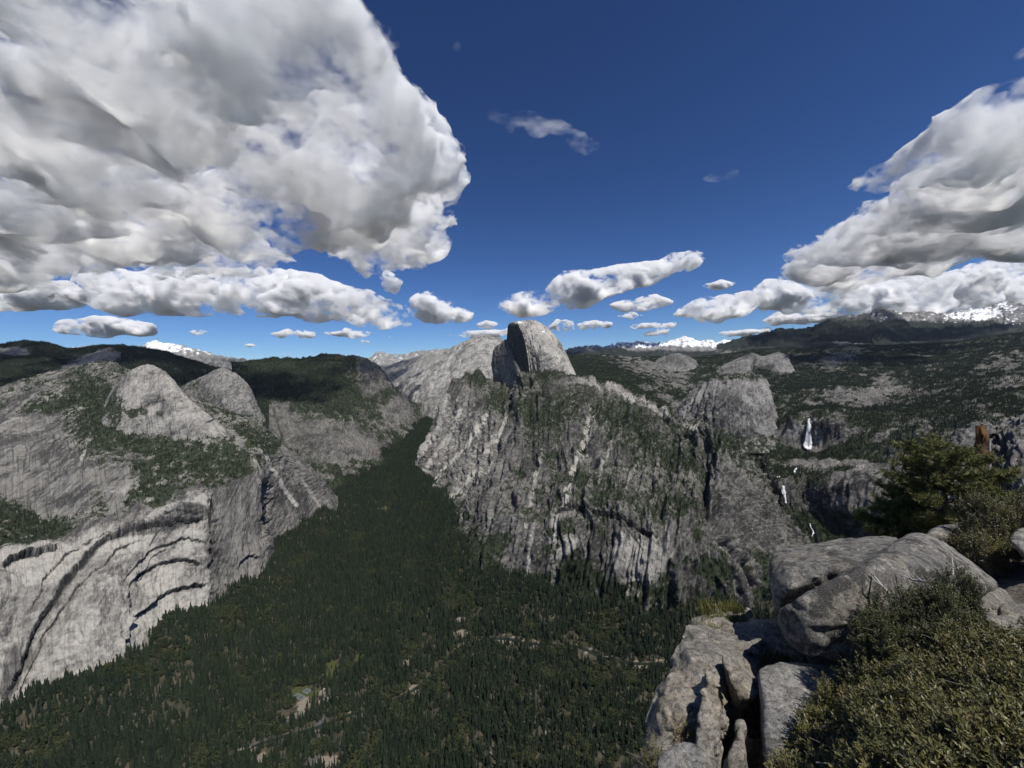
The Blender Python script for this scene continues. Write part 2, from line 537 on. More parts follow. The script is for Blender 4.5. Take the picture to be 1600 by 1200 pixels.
# the river, the roads and the clearings, all on the floor
RIVER = [floor_at(*p)[:2] for p in ((330, 1200), (400, 1165), (440, 1152), (500, 1135), (545, 1118), (600, 1102), (640, 1083), (680, 1048), (720, 1012), (760, 1000), (820, 1004), (900, 1010), (960, 1030), (1040, 1040))]
ROADS = [[floor_at(*p)[:2] for p in ((484, 1205), (492, 1165), (500, 1135), (508, 1108), (508, 1085))],
         [floor_at(*p)[:2] for p in ((400, 1160), (406, 1140), (470, 1118), (505, 1105))]]
MEADOW = [(472, 1083, 22, 10), (520, 1045, 15, 10), (365, 1028, 10, 5), (600, 797, 12, 4), (560, 1032, 5, 7)]
SAND = [(648, 1080, 9, 9), (562, 1118, 10, 6), (215, 1115, 8, 5), (470, 1120, 16, 4), (510, 1190, 22, 12), (505, 1090, 8, 14), (637, 1032, 6, 10), (720, 990, 14, 6),
        (790, 1003, 18, 4), (410, 1185, 12, 10), (900, 1075, 4, 5), (850, 1150, 5, 6), (1000, 1040, 6, 8), (475, 1105, 10, 14), (770, 1180, 8, 5), (720, 970, 8, 5)]


def build_floor():
    ys = np.concatenate([np.linspace(250, 2000, 130), np.linspace(2015, 7000, 190)])
    xs = np.linspace(-2300, 1700, 240)
    X, Y = np.meshgrid(xs, ys)
    Z = floor_z(X, Y)
    G = np.stack([X, Y, Z], -1)
    px, py = proj(G.reshape(-1, 3)); px = px.reshape(X.shape); py = py.reshape(X.shape)
    wob = 0.9 * fbm(X / 45, Y / 45, 0 * X, 4, 5)
    n1 = fbm(X / 140, Y / 140, 0 * X, 4, 6); n2 = fbm(X / 35, Y / 35, 0 * X, 3, 8)
    mead = blob_mask(px, py, MEADOW, wob)
    sand = blob_mask(px, py, SAND, wob)
    dr, _, _ = seg_dist(X, Y, smooth_line(RIVER, 6))
    riv = sstep(12, 6, dr)
    bank = sstep(26, 12, dr) * sstep(0.1, 0.35, n2)
    road = np.zeros(X.shape)
    for r in ROADS:
        d, _, _ = seg_dist(X, Y, r)
        road = np.maximum(road, sstep(6, 4, d))
    gaps = sstep(0.14, 0.42, 0.8 * n1 + 0.7 * n2) * 0.75
    scree = sstep(0.30, 0.42, n2) * sstep(0.10, 0.3, n1) * 0.6
    flat = sstep(1900, 1500, Y)
    open_ = np.maximum.reduce([mead, sand, riv, road, bank * 0.9, gaps * (0.45 + 0.4 * flat)])
    veg = np.clip(1 - open_, 0, 1)
    A = np.stack([np.clip(np.maximum(mead, 0), 0, 1), np.clip(np.maximum(sand, bank * 0.8) + 0.35 * scree, 0, 1), road, 0 * X], -1)
    N = NT('valley_ground')
    geo = N.n('NewGeometry').outputs['Position']
    sep = N.n('SeparateColor', i_Color=N.n('Attribute', attribute_name='paint').outputs['Color'])
    a = N.noise(geo, 1 / 30.0, 5, 0.65)
    col = N.mix(N.ramp(a, 0.3, 0.7), (0.026, 0.028, 0.018), (0.080, 0.070, 0.050))
    col = N.mix(N.ramp(N.math('ADD', sep.outputs[0], N.math('MULTIPLY', N.math('SUBTRACT', a, 0.5), 0.8)), 0.35, 0.6), col,
                N.mix(a, (0.040, 0.050, 0.018), (0.075, 0.078, 0.034)))
    col = N.mix(N.ramp(N.math('ADD', sep.outputs[1], N.math('MULTIPLY', N.math('SUBTRACT', N.noise(geo, 1 / 12.0, 4, 0.6), 0.5), 1.0)), 0.4, 0.65), col,
                N.mix(a, (0.13, 0.110, 0.085), (0.25, 0.215, 0.17)))
    col = N.mix(sep.outputs[2], col, (0.09, 0.09, 0.092))
    N.bsdf(col, 0.95, N.bump(a, 0.6, 3.0), 0.1)
    me = mesh_np('valley_floor', G.reshape(-1, 3), grid_faces(len(ys), len(xs)), [N.m], True, {'paint': ('FLOAT_COLOR', A.reshape(-1, 4))})
    link('valley_floor', me, kind='structure')
    nrm = normals_of(G)
    nrm = nrm * np.sign(nrm[..., 2:3])
    LANDS.append(dict(G=G, N=nrm, veg=veg, px=px, py=py, dens=1 / 62.0, size=(20, 44), floor=True))
    # river surface
    c = np.array(smooth_line(RIVER, 6)); t = np.gradient(c, axis=0); t /= np.linalg.norm(t, axis=1, keepdims=True)
    nn = np.stack([-t[:, 1], t[:, 0]], 1)
    w = 6 + 2 * fbm(np.arange(len(c)) / 5.0, 0.3, 0.7, 2, 3)
    rows = []
    zc = floor_z(c[:, 0], c[:, 1]) + 0.6
    for s in (-1, 0, 1):
        q = c + nn * (w * s)[:, None]
        zz = np.maximum(zc, floor_z(q[:, 0], q[:, 1]) + 0.4)
        rows.append(np.column_stack([q, zz]))
    R = NT('river_water')
    geo = R.n('NewGeometry').outputs['Position']
    R.bsdf((0.020, 0.026, 0.020), 0.12, R.bump(R.noise(geo, 0.4, 3), 0.15, 0.3), 0.5)
    link('river', mesh_np('river', np.array(rows).reshape(-1, 3), grid_faces(3, len(c)), [R.m]), kind='structure')


def build_ground():
    s = 28000.0
    N = NT('low_ground')
    geo = N.n('NewGeometry').outputs['Position']
    a = N.noise(geo, 1 / 900.0, 6, 0.65)
    N.bsdf(N.mix(N.ramp(a, 0.35, 0.7), (0.03, 0.036, 0.02), (0.16, 0.155, 0.14)), 0.95)
    xs = np.linspace(-s, s, 41)
    X, Y = np.meshgrid(xs, xs + 18000)
    r = np.hypot(X, Y)
    Z = np.full(X.shape, -1060.0)
    me = mesh_np('ground', np.stack([X, Y, Z], -1).reshape(-1, 3), grid_faces(41, 41), [N.m])
    link('ground', me, kind='structure')


build_ground()
build_floor()

# ---- the mountain under the great half dome
ARCH_R = [(868, 800), (885, 789), (905, 786), (930, 793), (960, 806), (1000, 822), (1025, 838)]
GULLY_R = [(1108, 700), (1098, 745), (1105, 790), (1125, 835), (1155, 870), (1178, 915)]


def paint_pedestal(px, py, G, N, n1, n2):
    steep = sstep(0.75, 0.35, N[..., 2])
    veg = 0.27 + 0.12 * sstep(1000, 740, py) + 0.42 * n1 + 0.45 * n2
    veg = veg - 0.12 * steep
    veg += 0.36 * blob_mask(px, py, [(875, 640, 34, 22, -30), (975, 655, 55, 26, 20), (1060, 660, 40, 20, 40), (850, 575, 45, 12, 12), (745, 590, 20, 12, 0), (815, 645, 22, 25, 0),
                                     (1040, 790, 60, 20, 0), (1060, 720, 50, 18, 30), (1130, 690, 25, 15, 0), (900, 745, 30, 12, 0), (780, 625, 22, 20, -50), (960, 780, 40, 10, 10),
                                     (850, 665, 25, 25, 0), (1010, 690, 45, 22, 20), (1090, 930, 40, 14, 0), (1120, 890, 28, 18, 0)], 1.3 * n1 + 0.7 * n2)
    veg -= 0.5 * blob_mask(px, py, [(1000, 870, 55, 45, 0), (690, 680, 30, 70, 30), (850, 860, 40, 45, 0), (760, 720, 40, 60, 30), (1160, 800, 30, 60, -25)])
    light = lines_mask(px, py, [([(925, 640), (912, 690), (893, 740), (882, 790)], 8, 0.9), ([(955, 690), (940, 740), (930, 790)], 4, 0.6), ([(850, 700), (835, 760), (820, 820)], 5, 0.6), ([(1050, 760), (1040, 800), (1045, 850)], 5, 0.55), ([(990, 640), (970, 680), (955, 700)], 4, 0.5), ([(930, 640), (920, 690), (905, 730)], 4, 0.6),
                                ([(800, 610), (792, 650), (770, 690), (735, 735), (700, 775)], 6, 0.7), ([(822, 600), (800, 660), (785, 700), (760, 740)], 5, 0.55),
                                ([(760, 650), (730, 695), (695, 735), (675, 765)], 7, 0.85), ([(742, 725), (722, 758), (700, 785)], 6, 0.95), ([(720, 770), (706, 786), (694, 800)], 6, 0.9),
                                ([(700, 620), (685, 665), (655, 715), (642, 742)], 9, 0.75), ([(720, 640), (690, 700), (662, 742)], 6, 0.7),
                                ([(868, 800), (866, 850), (870, 900), (874, 950)], 14, 0.62), ([(836, 800), (828, 850), (826, 900)], 6, 0.6), ([(1010, 700), (985, 745), (975, 790)], 5, 0.5),
                                ([(1120, 830), (1135, 870), (1150, 920)], 4, 0.6), ([(905, 820), (920, 880), (935, 920)], 5, 0.45), ([(790, 740), (775, 790), (762, 840)], 5, 0.45)])
    light = np.maximum(light, 0.62 * blob_mask(px, py, [(1005, 880, 45, 50, 10), (985, 930, 40, 22, 10), (880, 845, 26, 34, 0)], 0.5 * n1))
    crest = lines_mask(px, py, [([(905, 594), (965, 611), (1030, 642), (1088, 672)], 9, 1.0)])
    veg -= 0.25 * crest
    light = np.maximum(light, 0.12 + 0.35 * n1 + 0.45 * crest)
    light = np.maximum(light, 0.42 * blob_mask(px, py, [(700, 690, 42, 105, 28), (745, 720, 25, 80, 30)], 0.5 * n1) + 0.35 * n2)
    dark = lines_mask(px, py, [(ARCH_R, 4, 0.8), ([(905, 786), (890, 810), (872, 835)], 3, 0.7), ([(960, 806), (985, 830), (1005, 860)], 2.5, 0.7), (GULLY_R, 5, 0.55),
                               ([(940, 800), (935, 830)], 2, 0.6), ([(1140, 800), (1165, 850)], 3, 0.5), ([(1115, 790), (1135, 830)], 3, 0.5)])
    dark = np.maximum(dark, 0.42 * blob_mask(px, py, [(1150, 800, 45, 80, -28), (760, 850, 50, 40, 20), (800, 780, 40, 50, 20)], 0.5 * n1))
    return dict(veg=veg, light=light, dark=dark)


def carve_pedestal(px, py, x, y, z):
    h = np.zeros(px.shape)
    d, s, a = seg_dist(px, py, smooth_line(ARCH_R, 5))
    inside = (s > 0)
    h = h - 26 * np.where(inside, np.exp(-d / 18.0), 0) * sstep(0, 0.1, a) * sstep(1, 0.9, a)
    d, s, a = seg_dist(px, py, smooth_line(GULLY_R, 5))
    h = h - 55 * np.exp(-(d / 9.0) ** 2)
    for pts in ([(800, 610), (792, 650), (770, 690), (735, 735), (700, 775)], [(822, 600), (800, 660), (785, 700), (760, 740)], [(925, 640), (912, 690), (893, 740), (882, 790)]):
        d, s, a = seg_dist(px, py, smooth_line(pts, 4))
        h = h - 22 * np.exp(-(d / 6.0) ** 2)
    return h


PED = [
    [(690, 745, 4300), (690, 700, 4500), (705, 650, 4700), (725, 603, 4700)],
    [(640, 745, 3690), (655, 715, 3800), (675, 668, 4000), (706, 598, 4200)],
    [(668, 772, 3150), (688, 735, 3330), (712, 672, 3700), (740, 586, 4230)],
    [(700, 802, 2674), (722, 760, 2850), (745, 690, 3300), (775, 600, 4050)],
    [(712, 850, 2150), (742, 790, 2380), (775, 705, 2950), (798, 607, 3900)],
    [(735, 885, 1930), (765, 805, 2130), (800, 700, 2750), (813, 588, 3680)],
    [(790, 908, 1750), (815, 810, 1920), (842, 700, 2600), (838, 580, 3620)],
    [(860, 920, 1690), (878, 810, 1830), (893, 690, 2550), (903, 590, 3600)],
    [(930, 930, 1600), (945, 815, 1720), (960, 700, 2350), (965, 606, 3400)],
    [(1000, 955, 1494), (1015, 825, 1620), (1028, 715, 2200), (1030, 636, 3000)],
    [(1060, 965, 1480), (1075, 830, 1580), (1086, 730, 2000), (1088, 666, 2500)],
    [(1125, 955, 1500), (1122, 840, 1580), (1124, 745, 1850), (1128, 680, 2150)],
    [(1195, 950, 1520), (1180, 860, 1620), (1172, 780, 1850), (1168, 718, 2100)],
    [(1258, 935, 1600), (1235, 880, 1700), (1222, 825, 1880), (1215, 790, 2000)],
    [(1300, 930, 1800), (1280, 900, 1850), (1268, 870, 1920), (1256, 850, 1960)],
    [(1285, 925, 2100), (1268, 900, 2150), (1255, 875, 2200), (1246, 855, 2200)]]
land('rocky_mountain', PED, 520, 430, M_ROCK, front=(-70, -140), back=((250, -90), (700, -500)), big=(300, 26), gul=(120, 1300, 36), fine=(34, 2.8),
     paint=paint_pedestal, carve=carve_pedestal, trees=dict(dens=1 / 150.0, size=(9, 24)), seed=11, foot=0.55)

# ---- the half dome: one sheer flat face, one rounded back
DOME = [
    [(792, 590, 4250), (790, 560, 4240), (791, 538, 4225), (793, 518, 4190), (797, 505, 4150)],
    [(805, 590, 3980), (804, 560, 3980), (803, 538, 3985), (802, 518, 4000), (803, 505, 4030)],
    [(827, 585, 3760), (823.5, 556, 3780), (820, 537, 3810), (815, 519, 3850), (809, 506, 3910)],
    [(829, 585, 3755), (825.5, 556, 3775), (822, 537, 3805), (817, 519, 3845), (811, 505, 3905)],
    [(852, 590, 3690), (850, 562, 3720), (846, 540, 3770), (839, 519, 3850), (822, 501.5, 3980)],
    [(880, 600, 3690), (876, 572, 3740), (869, 548, 3810), (858, 525, 3900), (836, 501.5, 4040)],
    [(907, 606, 3790), (896, 578, 3900), (885, 553, 3980), (871, 529, 4060), (848, 507, 4130)],
    [(895, 600, 4300), (885, 575, 4330), (874, 552, 4330), (860, 530, 4300), (842, 508, 4250)],
    [(840, 590, 4600), (830, 560, 4550), (825, 545, 4500), (815, 530, 4450), (808, 510, 4300)]]
DOME = [c + [(822, 501, 4090)] for c in DOME]


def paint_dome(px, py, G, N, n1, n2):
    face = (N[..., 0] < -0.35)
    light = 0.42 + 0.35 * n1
    light = np.where(face, 0.0 + 0.2 * n1, light)  # pale tone kept to the sunlit side, its brightness partly painted in
    dark = np.where(face, 0.85 + 0.4 * n1, 0.0)  # sheer face: shade deepened in the colour, along with its real dark streaks
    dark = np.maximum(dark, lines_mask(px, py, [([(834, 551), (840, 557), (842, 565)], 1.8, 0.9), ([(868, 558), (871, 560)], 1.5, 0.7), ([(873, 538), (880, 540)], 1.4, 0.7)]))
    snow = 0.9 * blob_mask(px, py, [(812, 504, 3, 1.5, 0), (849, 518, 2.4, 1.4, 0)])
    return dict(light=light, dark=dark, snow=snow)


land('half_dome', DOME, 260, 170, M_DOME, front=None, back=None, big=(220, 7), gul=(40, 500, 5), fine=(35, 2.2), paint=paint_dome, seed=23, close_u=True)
BLOCK = [
    [(800, 606, 4700), (798, 575, 4700), (795, 552, 4650), (792, 540, 4600)],
    [(773, 600, 4350), (769, 578, 4350), (771, 549, 4350), (776, 541, 4380)],
    [(785, 612, 4150), (782, 580, 4160), (781, 550, 4200), (784, 536, 4280)],
    [(800, 616, 3930), (799, 580, 3970), (796, 550, 4060), (790, 531, 4220)],
    [(812, 606, 3800), (810, 583, 3830), (806, 565, 3930), (800, 545, 4120)],
    [(822, 600, 3780), (818, 585, 3830), (812, 570, 3980), (806, 550, 4200)]]
land('rock_shoulder', BLOCK, 130, 150, M_FACE, front=(-20, -60), back=((120, -40), (300, -200)), big=(160, 8), gul=(35, 380, 9), fine=(30, 3),
     paint=lambda px, py, G, N, n1, n2: dict(light=0.25 + 0.3 * n1, dark=0.2 + 0.4 * n2, veg=0.1 + 0.3 * n2), seed=29)

# ---- the left wall with its arches
LEFT = [
    [(-90, 1190, 1080), (-90, 1020, 1150), (-90, 900, 1280), (-90, 790, 1700), (-90, 690, 2300), (-90, 622, 2900)],
    [(10, 1120, 1125), (5, 990, 1200), (0, 870, 1343), (0, 790, 1700), (0, 690, 2250), (0, 606, 2900)],
    [(90, 1080, 1200), (85, 950, 1290), (75, 852, 1450), (70, 780, 1780), (70, 680, 2300), (62, 587, 3000)],
    [(170, 1060, 1260), (165, 930, 1370), (150, 825, 1560), (145, 750, 1880), (135, 660, 2350), (115, 576, 3100)],
    [(245, 1000, 1430), (245, 890, 1560), (240, 800, 1700), (220, 740, 1950), (200, 670, 2300), (165, 567, 3050)],
    [(330, 957, 1613), (330, 860, 1710), (325, 775, 1830), (300, 730, 2050), (275, 665, 2350), (215, 585, 2850)],
    [(395, 918, 1790), (390, 830, 1870), (385, 755, 1960), (370, 715, 2120), (345, 668, 2350), (310, 628, 2700)],
    [(424, 890, 1940), (418, 820, 1990), (411, 742, 2070), (403, 705, 2180), (390, 675, 2350), (370, 650, 2650)],
    [(432, 850, 2200), (424, 800, 2250), (420, 745, 2270), (416, 712, 2320), (410, 690, 2400), (400, 655, 2600)],
    [(480, 825, 2480), (465, 775, 2500), (455, 735, 2500), (448, 715, 2500), (442, 700, 2550), (430, 688, 2650)],
    [(540, 800, 2820), (520, 772, 2800), (505, 750, 2780), (490, 735, 2780), (475, 722, 2780), (455, 708, 2800)],
    [(525, 785, 3300), (505, 760, 3300), (495, 748, 3250), (480, 735, 3200), (465, 722, 3150), (445, 708, 3100)]]
ARCHES = [([(22, 1105), (45, 1045), (70, 985), (105, 925), (145, 884), (190, 855), (245, 838)], 14, 9, 4),
          ([(40, 960), (70, 905), (110, 862), (160, 838), (205, 822)], 12, 7, 4),
          ([(228, 900), (240, 868), (262, 850)], 10, 6, 3),
          ([(250, 806), (290, 795), (325, 800)], 14, 8, 4),
          ([(8, 1110), (30, 1040), (55, 975), (90, 915), (130, 868), (180, 835), (235, 818), (300, 806), (335, 815)], 36, 32, 7),
          ([(0, 884), (40, 866), (85, 858), (95, 862)], 34, 16, 6),
          ([(212, 985), (200, 950), (204, 915), (235, 885), (272, 872), (300, 874), (314, 890)], 22, 22, 5),
          ([(192, 1030), (200, 985), (225, 955), (265, 925), (300, 915), (330, 912)], 26, 20, 6),
          ([(200, 900), (225, 868), (255, 848), (290, 838), (325, 850)], 16, 14, 4),
          ([(372, 905), (378, 880), (390, 864), (402, 872)], 22, 10, 4)]


def paint_left(px, py, G, N, n1, n2):
    steep = sstep(0.8, 0.4, N[..., 2])
    rim = np.interp(px, [-90, 0, 75, 150, 240, 325, 385, 411, 440], [900, 870, 852, 825, 800, 775, 755, 742, 700])
    above = sstep(5, -15, py - rim)
    veg = above * (0.42 + 0.42 * n1 + 0.50 * n2) - 0.12 * steep + 0.02
    veg += 0.45 * blob_mask(px, py, [(20, 815, 55, 36, 20), (90, 815, 30, 14, -20), (150, 620, 42, 24, 25), (165, 665, 40, 28, 30), (205, 690, 42, 12, 15), (290, 720, 55, 26, 10), (240, 735, 25, 22, 0),
                                     (340, 715, 45, 18, 0), (420, 695, 40, 16, 25), (250, 770, 26, 8, 0), (205, 775, 20, 10, 0), (90, 632, 50, 8, -10), (360, 735, 30, 10, 0), (440, 720, 18, 14, 40)], 1.3 * n1 + 0.7 * n2)
    veg -= 0.8 * blob_mask(px, py, [(60, 740, 85, 52, 25), (20, 680, 60, 30, 0), (180, 760, 20, 30, 0)])
    veg = np.where(above < 0.5, np.minimum(veg, 0.02 + 0.25 * n2 + 0.14 * (px > 335)), veg)
    wall = (1 - above)
    light = wall * (0.60 + 0.45 * n1) * sstep(345, 320, px) + (1 - wall) * (0.33 + 0.45 * n1)
    light = np.maximum(light, lines_mask(px, py, [([(132, 700), (112, 760), (85, 800)], 4, 0.75), ([(60, 715), (45, 750), (22, 785)], 4, 0.7), ([(105, 705), (85, 745), (35, 790)], 3, 0.65),
                                                  ([(405, 700), (430, 740), (445, 765), (460, 790)], 6, 0.75), ([(470, 750), (500, 790)], 5, 0.6)]))
    dark = np.zeros(px.shape)
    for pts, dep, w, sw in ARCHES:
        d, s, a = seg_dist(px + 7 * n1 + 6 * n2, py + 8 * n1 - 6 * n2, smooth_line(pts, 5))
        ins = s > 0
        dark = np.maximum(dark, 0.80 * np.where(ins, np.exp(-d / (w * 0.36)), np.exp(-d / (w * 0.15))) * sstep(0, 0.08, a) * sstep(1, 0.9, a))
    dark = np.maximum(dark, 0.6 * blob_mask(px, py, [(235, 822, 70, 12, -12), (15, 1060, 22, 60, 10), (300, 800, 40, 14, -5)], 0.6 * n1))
    dark = np.maximum(dark, lines_mask(px, py, [([(415, 765), (416, 800), (415, 838)], 5, 0.9), ([(330, 775), (330, 830), (334, 870)], 3, 0.8), ([(295, 800), (252, 822), (236, 850)], 2.5, 0.7)]))  # first stroke paints the shade inside the deep slot
    dark = np.maximum(dark, 0.40 * blob_mask(px, py, [(375, 830, 40, 85, 0)], 0.4 * n1))
    light = light * (1 - 0.7 * blob_mask(px, py, [(375, 830, 42, 90, 0), (60, 740, 85, 52, 25)]))
    return dict(veg=veg, light=light, dark=dark)


def carve_left(px, py, x, y, z):
    h = np.zeros(px.shape)
    n1 = fbm(x / 130, y / 130, z / 130, 4, 62); n2 = fbm(x / 34, y / 34, z / 34, 3, 68)
    px = px + 7 * n1 + 6 * n2; py = py + 8 * n1 - 6 * n2
    for pts, dep, w, sw in ARCHES:
        d, s, a = seg_dist(px, py, smooth_line(pts, 5))
        k = sstep(0, 0.08, a) * sstep(1, 0.9, a)
        h = h + k * 0.7 * np.where(s > 0, -dep * np.exp(-d / (w * 2.2)), dep * 0.25 * np.exp(-d / (w * 0.8)))
    for pts, w, dep in (([(415, 760), (416, 800), (415, 840)], 5, 70), ([(330, 775), (330, 830), (335, 890)], 3, 28), ([(336, 880), (338, 940)], 3, 12)):
        d, s, a = seg_dist(px, py, pts)
        h = h - dep * np.exp(-(d / w) ** 2)
    return h


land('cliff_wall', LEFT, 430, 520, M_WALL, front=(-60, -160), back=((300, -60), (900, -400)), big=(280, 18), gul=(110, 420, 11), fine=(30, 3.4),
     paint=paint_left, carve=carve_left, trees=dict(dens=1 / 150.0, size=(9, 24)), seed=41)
NDOME = [
    [(150, 650, 2700), (158, 635, 2750), (166, 620, 2800), (176, 604, 2800)],
    [(165, 645, 2380), (172, 628, 2430), (178, 612, 2480), (184, 598, 2560)],
    [(200, 672, 2280), (200, 642, 2340), (202, 607, 2430), (207, 578, 2570)],
    [(235, 690, 2240), (234, 657, 2300), (234, 614, 2400), (234, 571, 2570)],
    [(275, 700, 2230), (272, 667, 2270), (266, 627, 2350), (260, 583, 2510)],
    [(310, 704, 2230), (305, 677, 2260), (296, 650, 2310), (285, 612, 2440)],
    [(345, 704, 2240), (338, 684, 2260), (328, 667, 2300), (315, 640, 2390)],
    [(378, 699, 2280), (368, 687, 2290), (358, 678, 2310), (346, 664, 2370)],
    [(380, 695, 2600), (372, 685, 2600), (364, 676, 2600), (356, 668, 2600)]]


def paint_ndome(px, py, G, N, n1, n2):
    dark = lines_mask(px, py, [([(227, 634), (240, 628), (258, 626)], 1.8, 0.9), ([(210, 600), (200, 630)], 1.5, 0.4), ([(322, 661), (333, 656)], 3, 0.8)])
    veg = 0.55 * blob_mask(px, py, [(222, 645, 34, 7, 3), (180, 640, 16, 22, 20), (350, 690, 18, 8, 20), (285, 700, 20, 8, 0)], 1.2 * n1 + 0.5 * n2) + 0.08 + 0.25 * n2
    return dict(light=0.50 + 0.4 * n1, dark=dark, veg=veg)


land('granite_dome', NDOME, 220, 160, M_NOSE, front=(-40, -90), back=((140, -50), (450, -250)), big=(200, 7), gul=(60, 500, 4), fine=(40, 2.4),
     paint=paint_ndome, trees=dict(dens=1 / 150.0, size=(9, 22)), seed=51)
BASKET = [
    [(262, 640, 3600), (274, 622, 3650), (284, 604, 3780)],
    [(320, 660, 3350), (318, 622, 3450), (318, 587, 3740)],
    [(350, 670, 3300), (348, 622, 3400), (345, 576, 3760)],
    [(385, 680, 3250), (378, 632, 3400), (369, 583, 3760)],
    [(415, 692, 3200), (402, 647, 3380), (388, 602, 3700)],
    [(445, 705, 3200), (422, 670, 3350), (405, 640, 3600)],
    [(450, 705, 3500), (430, 675, 3600), (412, 650, 3800)]]
land('granite_dome', BASKET, 150, 110, M_SLAB, front=(-60, -90), back=((250, -100), (700, -500)), big=(230, 10), gul=(70, 500, 6), fine=(45, 3),
     paint=lambda px, py, G, N, n1, n2: dict(light=0.22 + 0.4 * n1, dark=0.22 + 0.35 * n2, veg=0.16 + 0.4 * n1 + 0.4 * n2 + 0.35 * sstep(625, 675, py) + 0.25 * sstep(330, 300, px)),
     trees=dict(dens=1 / 200.0, size=(9, 22)), seed=57)

# ---- the canyon's far wall and the ridges behind
WAT = [
    [(400, 735, 3300), (385, 665, 4000), (372, 612, 4800), (362, 566, 5500)],
    [(425, 730, 3250), (402, 665, 4000), (388, 612, 4800), (378, 568, 5600)],
    [(480, 748, 3150), (450, 670, 3900), (430, 612, 4800), (425, 561, 5800)],
    [(545, 745, 3300), (500, 680, 3950), (475, 625, 4700), (470, 563, 6000)],
    [(592, 718, 3850), (545, 665, 4300), (520, 615, 4900), (512, 556, 6100)],
    [(600, 698, 4250), (575, 655, 4600), (555, 610, 5200), (545, 557, 6200)],
    [(625, 686, 4600), (605, 650, 5000), (588, 605, 5600), (575, 563, 6200)],
    [(652, 672, 5200), (632, 640, 5400), (612, 606, 5800), (596, 581, 6200)],
    [(668, 660, 5800), (650, 640, 6000), (630, 620, 6200), (612, 602, 6400)],
    [(675, 655, 6400), (660, 640, 6500), (640, 625, 6600), (622, 612, 6700)]]


def paint_wat(px, py, G, N, n1, n2):
    veg = 0.48 + 0.5 * n1 + 0.40 * n2 - 0.30 * sstep(0.75, 0.45, N[..., 2])
    veg += 0.35 * blob_mask(px, py, [(450, 590, 80, 30, 0), (520, 600, 60, 40, 20)])
    veg -= 0.6 * blob_mask(px, py, [(575, 590, 28, 26, 30), (500, 690, 70, 25, 25), (560, 700, 40, 22, 20), (620, 640, 20, 20, 40), (430, 670, 20, 40, 20)])
    return dict(veg=veg + 0.06 + 0.22 * sstep(665, 615, py), light=0.05 + 0.5 * n1, dark=0.22 + 0.3 * n2)  # pale tone cut and forest thickened, partly standing in for cloud shadow


land('canyon_wall', WAT, 260, 190, M_ROCK, front=(-60, -150), back=((700, -100), (1800, -800)), big=(380, 38), gul=(120, 1200, 26), fine=(60, 4),
     paint=paint_wat, trees=dict(dens=1 / 220.0, size=(12, 28)), seed=61, foot=0.6)
REST = [
    [(600, 640, 7600), (598, 612, 8500), (596, 590, 9500), (600, 572, 10500)],
    [(618, 640, 7400), (617, 612, 8300), (616, 588, 9300), (628, 565, 10500)],
    [(645, 660, 6300), (640, 628, 6900), (645, 591, 8200), (662, 556, 9800)],
    [(670, 655, 5900), (672, 615, 6600), (682, 580, 7600), (697, 547, 9000)],
    [(710, 650, 5500), (715, 600, 6400), (722, 565, 7400), (728, 533, 8600)],
    [(750, 650, 5300), (752, 590, 6300), (755, 555, 7400), (757, 524, 8480)],
    [(790, 650, 5300), (790, 590, 6300), (788, 560, 7400), (786, 531, 8600)],
    [(850, 650, 5500), (850, 600, 6500), (850, 570, 7500), (850, 548, 9000)],
    [(930, 650, 5800), (930, 605, 6800), (930, 585, 8000), (930, 566, 9500)]]
land('bare_ridge', REST, 220, 150, M_REST, front=(-60, -150), back=((700, -150), (2500, -900)), big=(900, 40), gul=(240, 3500, 34), fine=(90, 4),
     paint=lambda px, py, G, N, n1, n2: dict(light=0.50 + 0.45 * n1, dark=0.12 + 0.35 * n2, veg=0.02 + 0.3 * n1 + 0.2 * n2 + 0.4 * sstep(590, 640, py)), seed=67)


def range_cols(sky, Y, drop, Yb, n=3):
    """Columns for a far range from its skyline [(px, py)]; its foot lies lower by `drop` px and nearer."""
    out = []
    for px, py in sky:
        out.append([(px, py + drop * (1 - k / n), Yb + (Y - Yb) * k / n) for k in range(n + 1)])
    return out


def paint_forest_ridge(px, py, G, N, n1, n2):
    return dict(veg=0.78 + 0.35 * n1 + 0.15 * n2, light=0.4 + 0.3 * n1)


land('forest_ridge', range_cols([(-140, 528), (-60, 532), (0, 539), (35, 535), (75, 536), (110, 546), (160, 541), (210, 543), (260, 550), (292, 562), (330, 573), (375, 582), (420, 590)], 5600, 75, 3300), 200, 60, M_FAR,
     back=((900, -150), (2500, -800)), big=(500, 26), gul=(200, 900, 14), fine=(90, 6), seed=71,
     paint=lambda px, py, G, N, n1, n2: dict(veg=0.80 + 0.3 * n1 - 0.75 * blob_mask(px, py, [(150, 560, 34, 10, -8), (20, 550, 25, 6, 0), (120, 575, 20, 6, 0)], 0.4 * n1), light=0.4 + 0.3 * n1),
     trees=dict(dens=1 / 210.0, size=(16, 32)))
land('snow_range', range_cols([(60, 556), (100, 547), (130, 541), (165, 543), (200, 542), (225, 539), (241, 533), (252, 537), (268, 536), (290, 541), (320, 551), (350, 557), (400, 566), (450, 570)], 14000, 45, 10500), 180, 40, M_FAR,
     back=((1500, -300), (4000, -1200)), big=(1100, 90), gul=(300, 1500, 60), fine=(200, 18), seed=73,
     paint=lambda px, py, G, N, n1, n2: dict(snow=0.42 + 0.35 * n1 - 0.5 * sstep(550, 566, py) + 0.3 * blob_mask(px, py, [(255, 541, 25, 8, 10)]), veg=0.55 * sstep(550, 565, py) + 0.3 * n1, light=0.5))
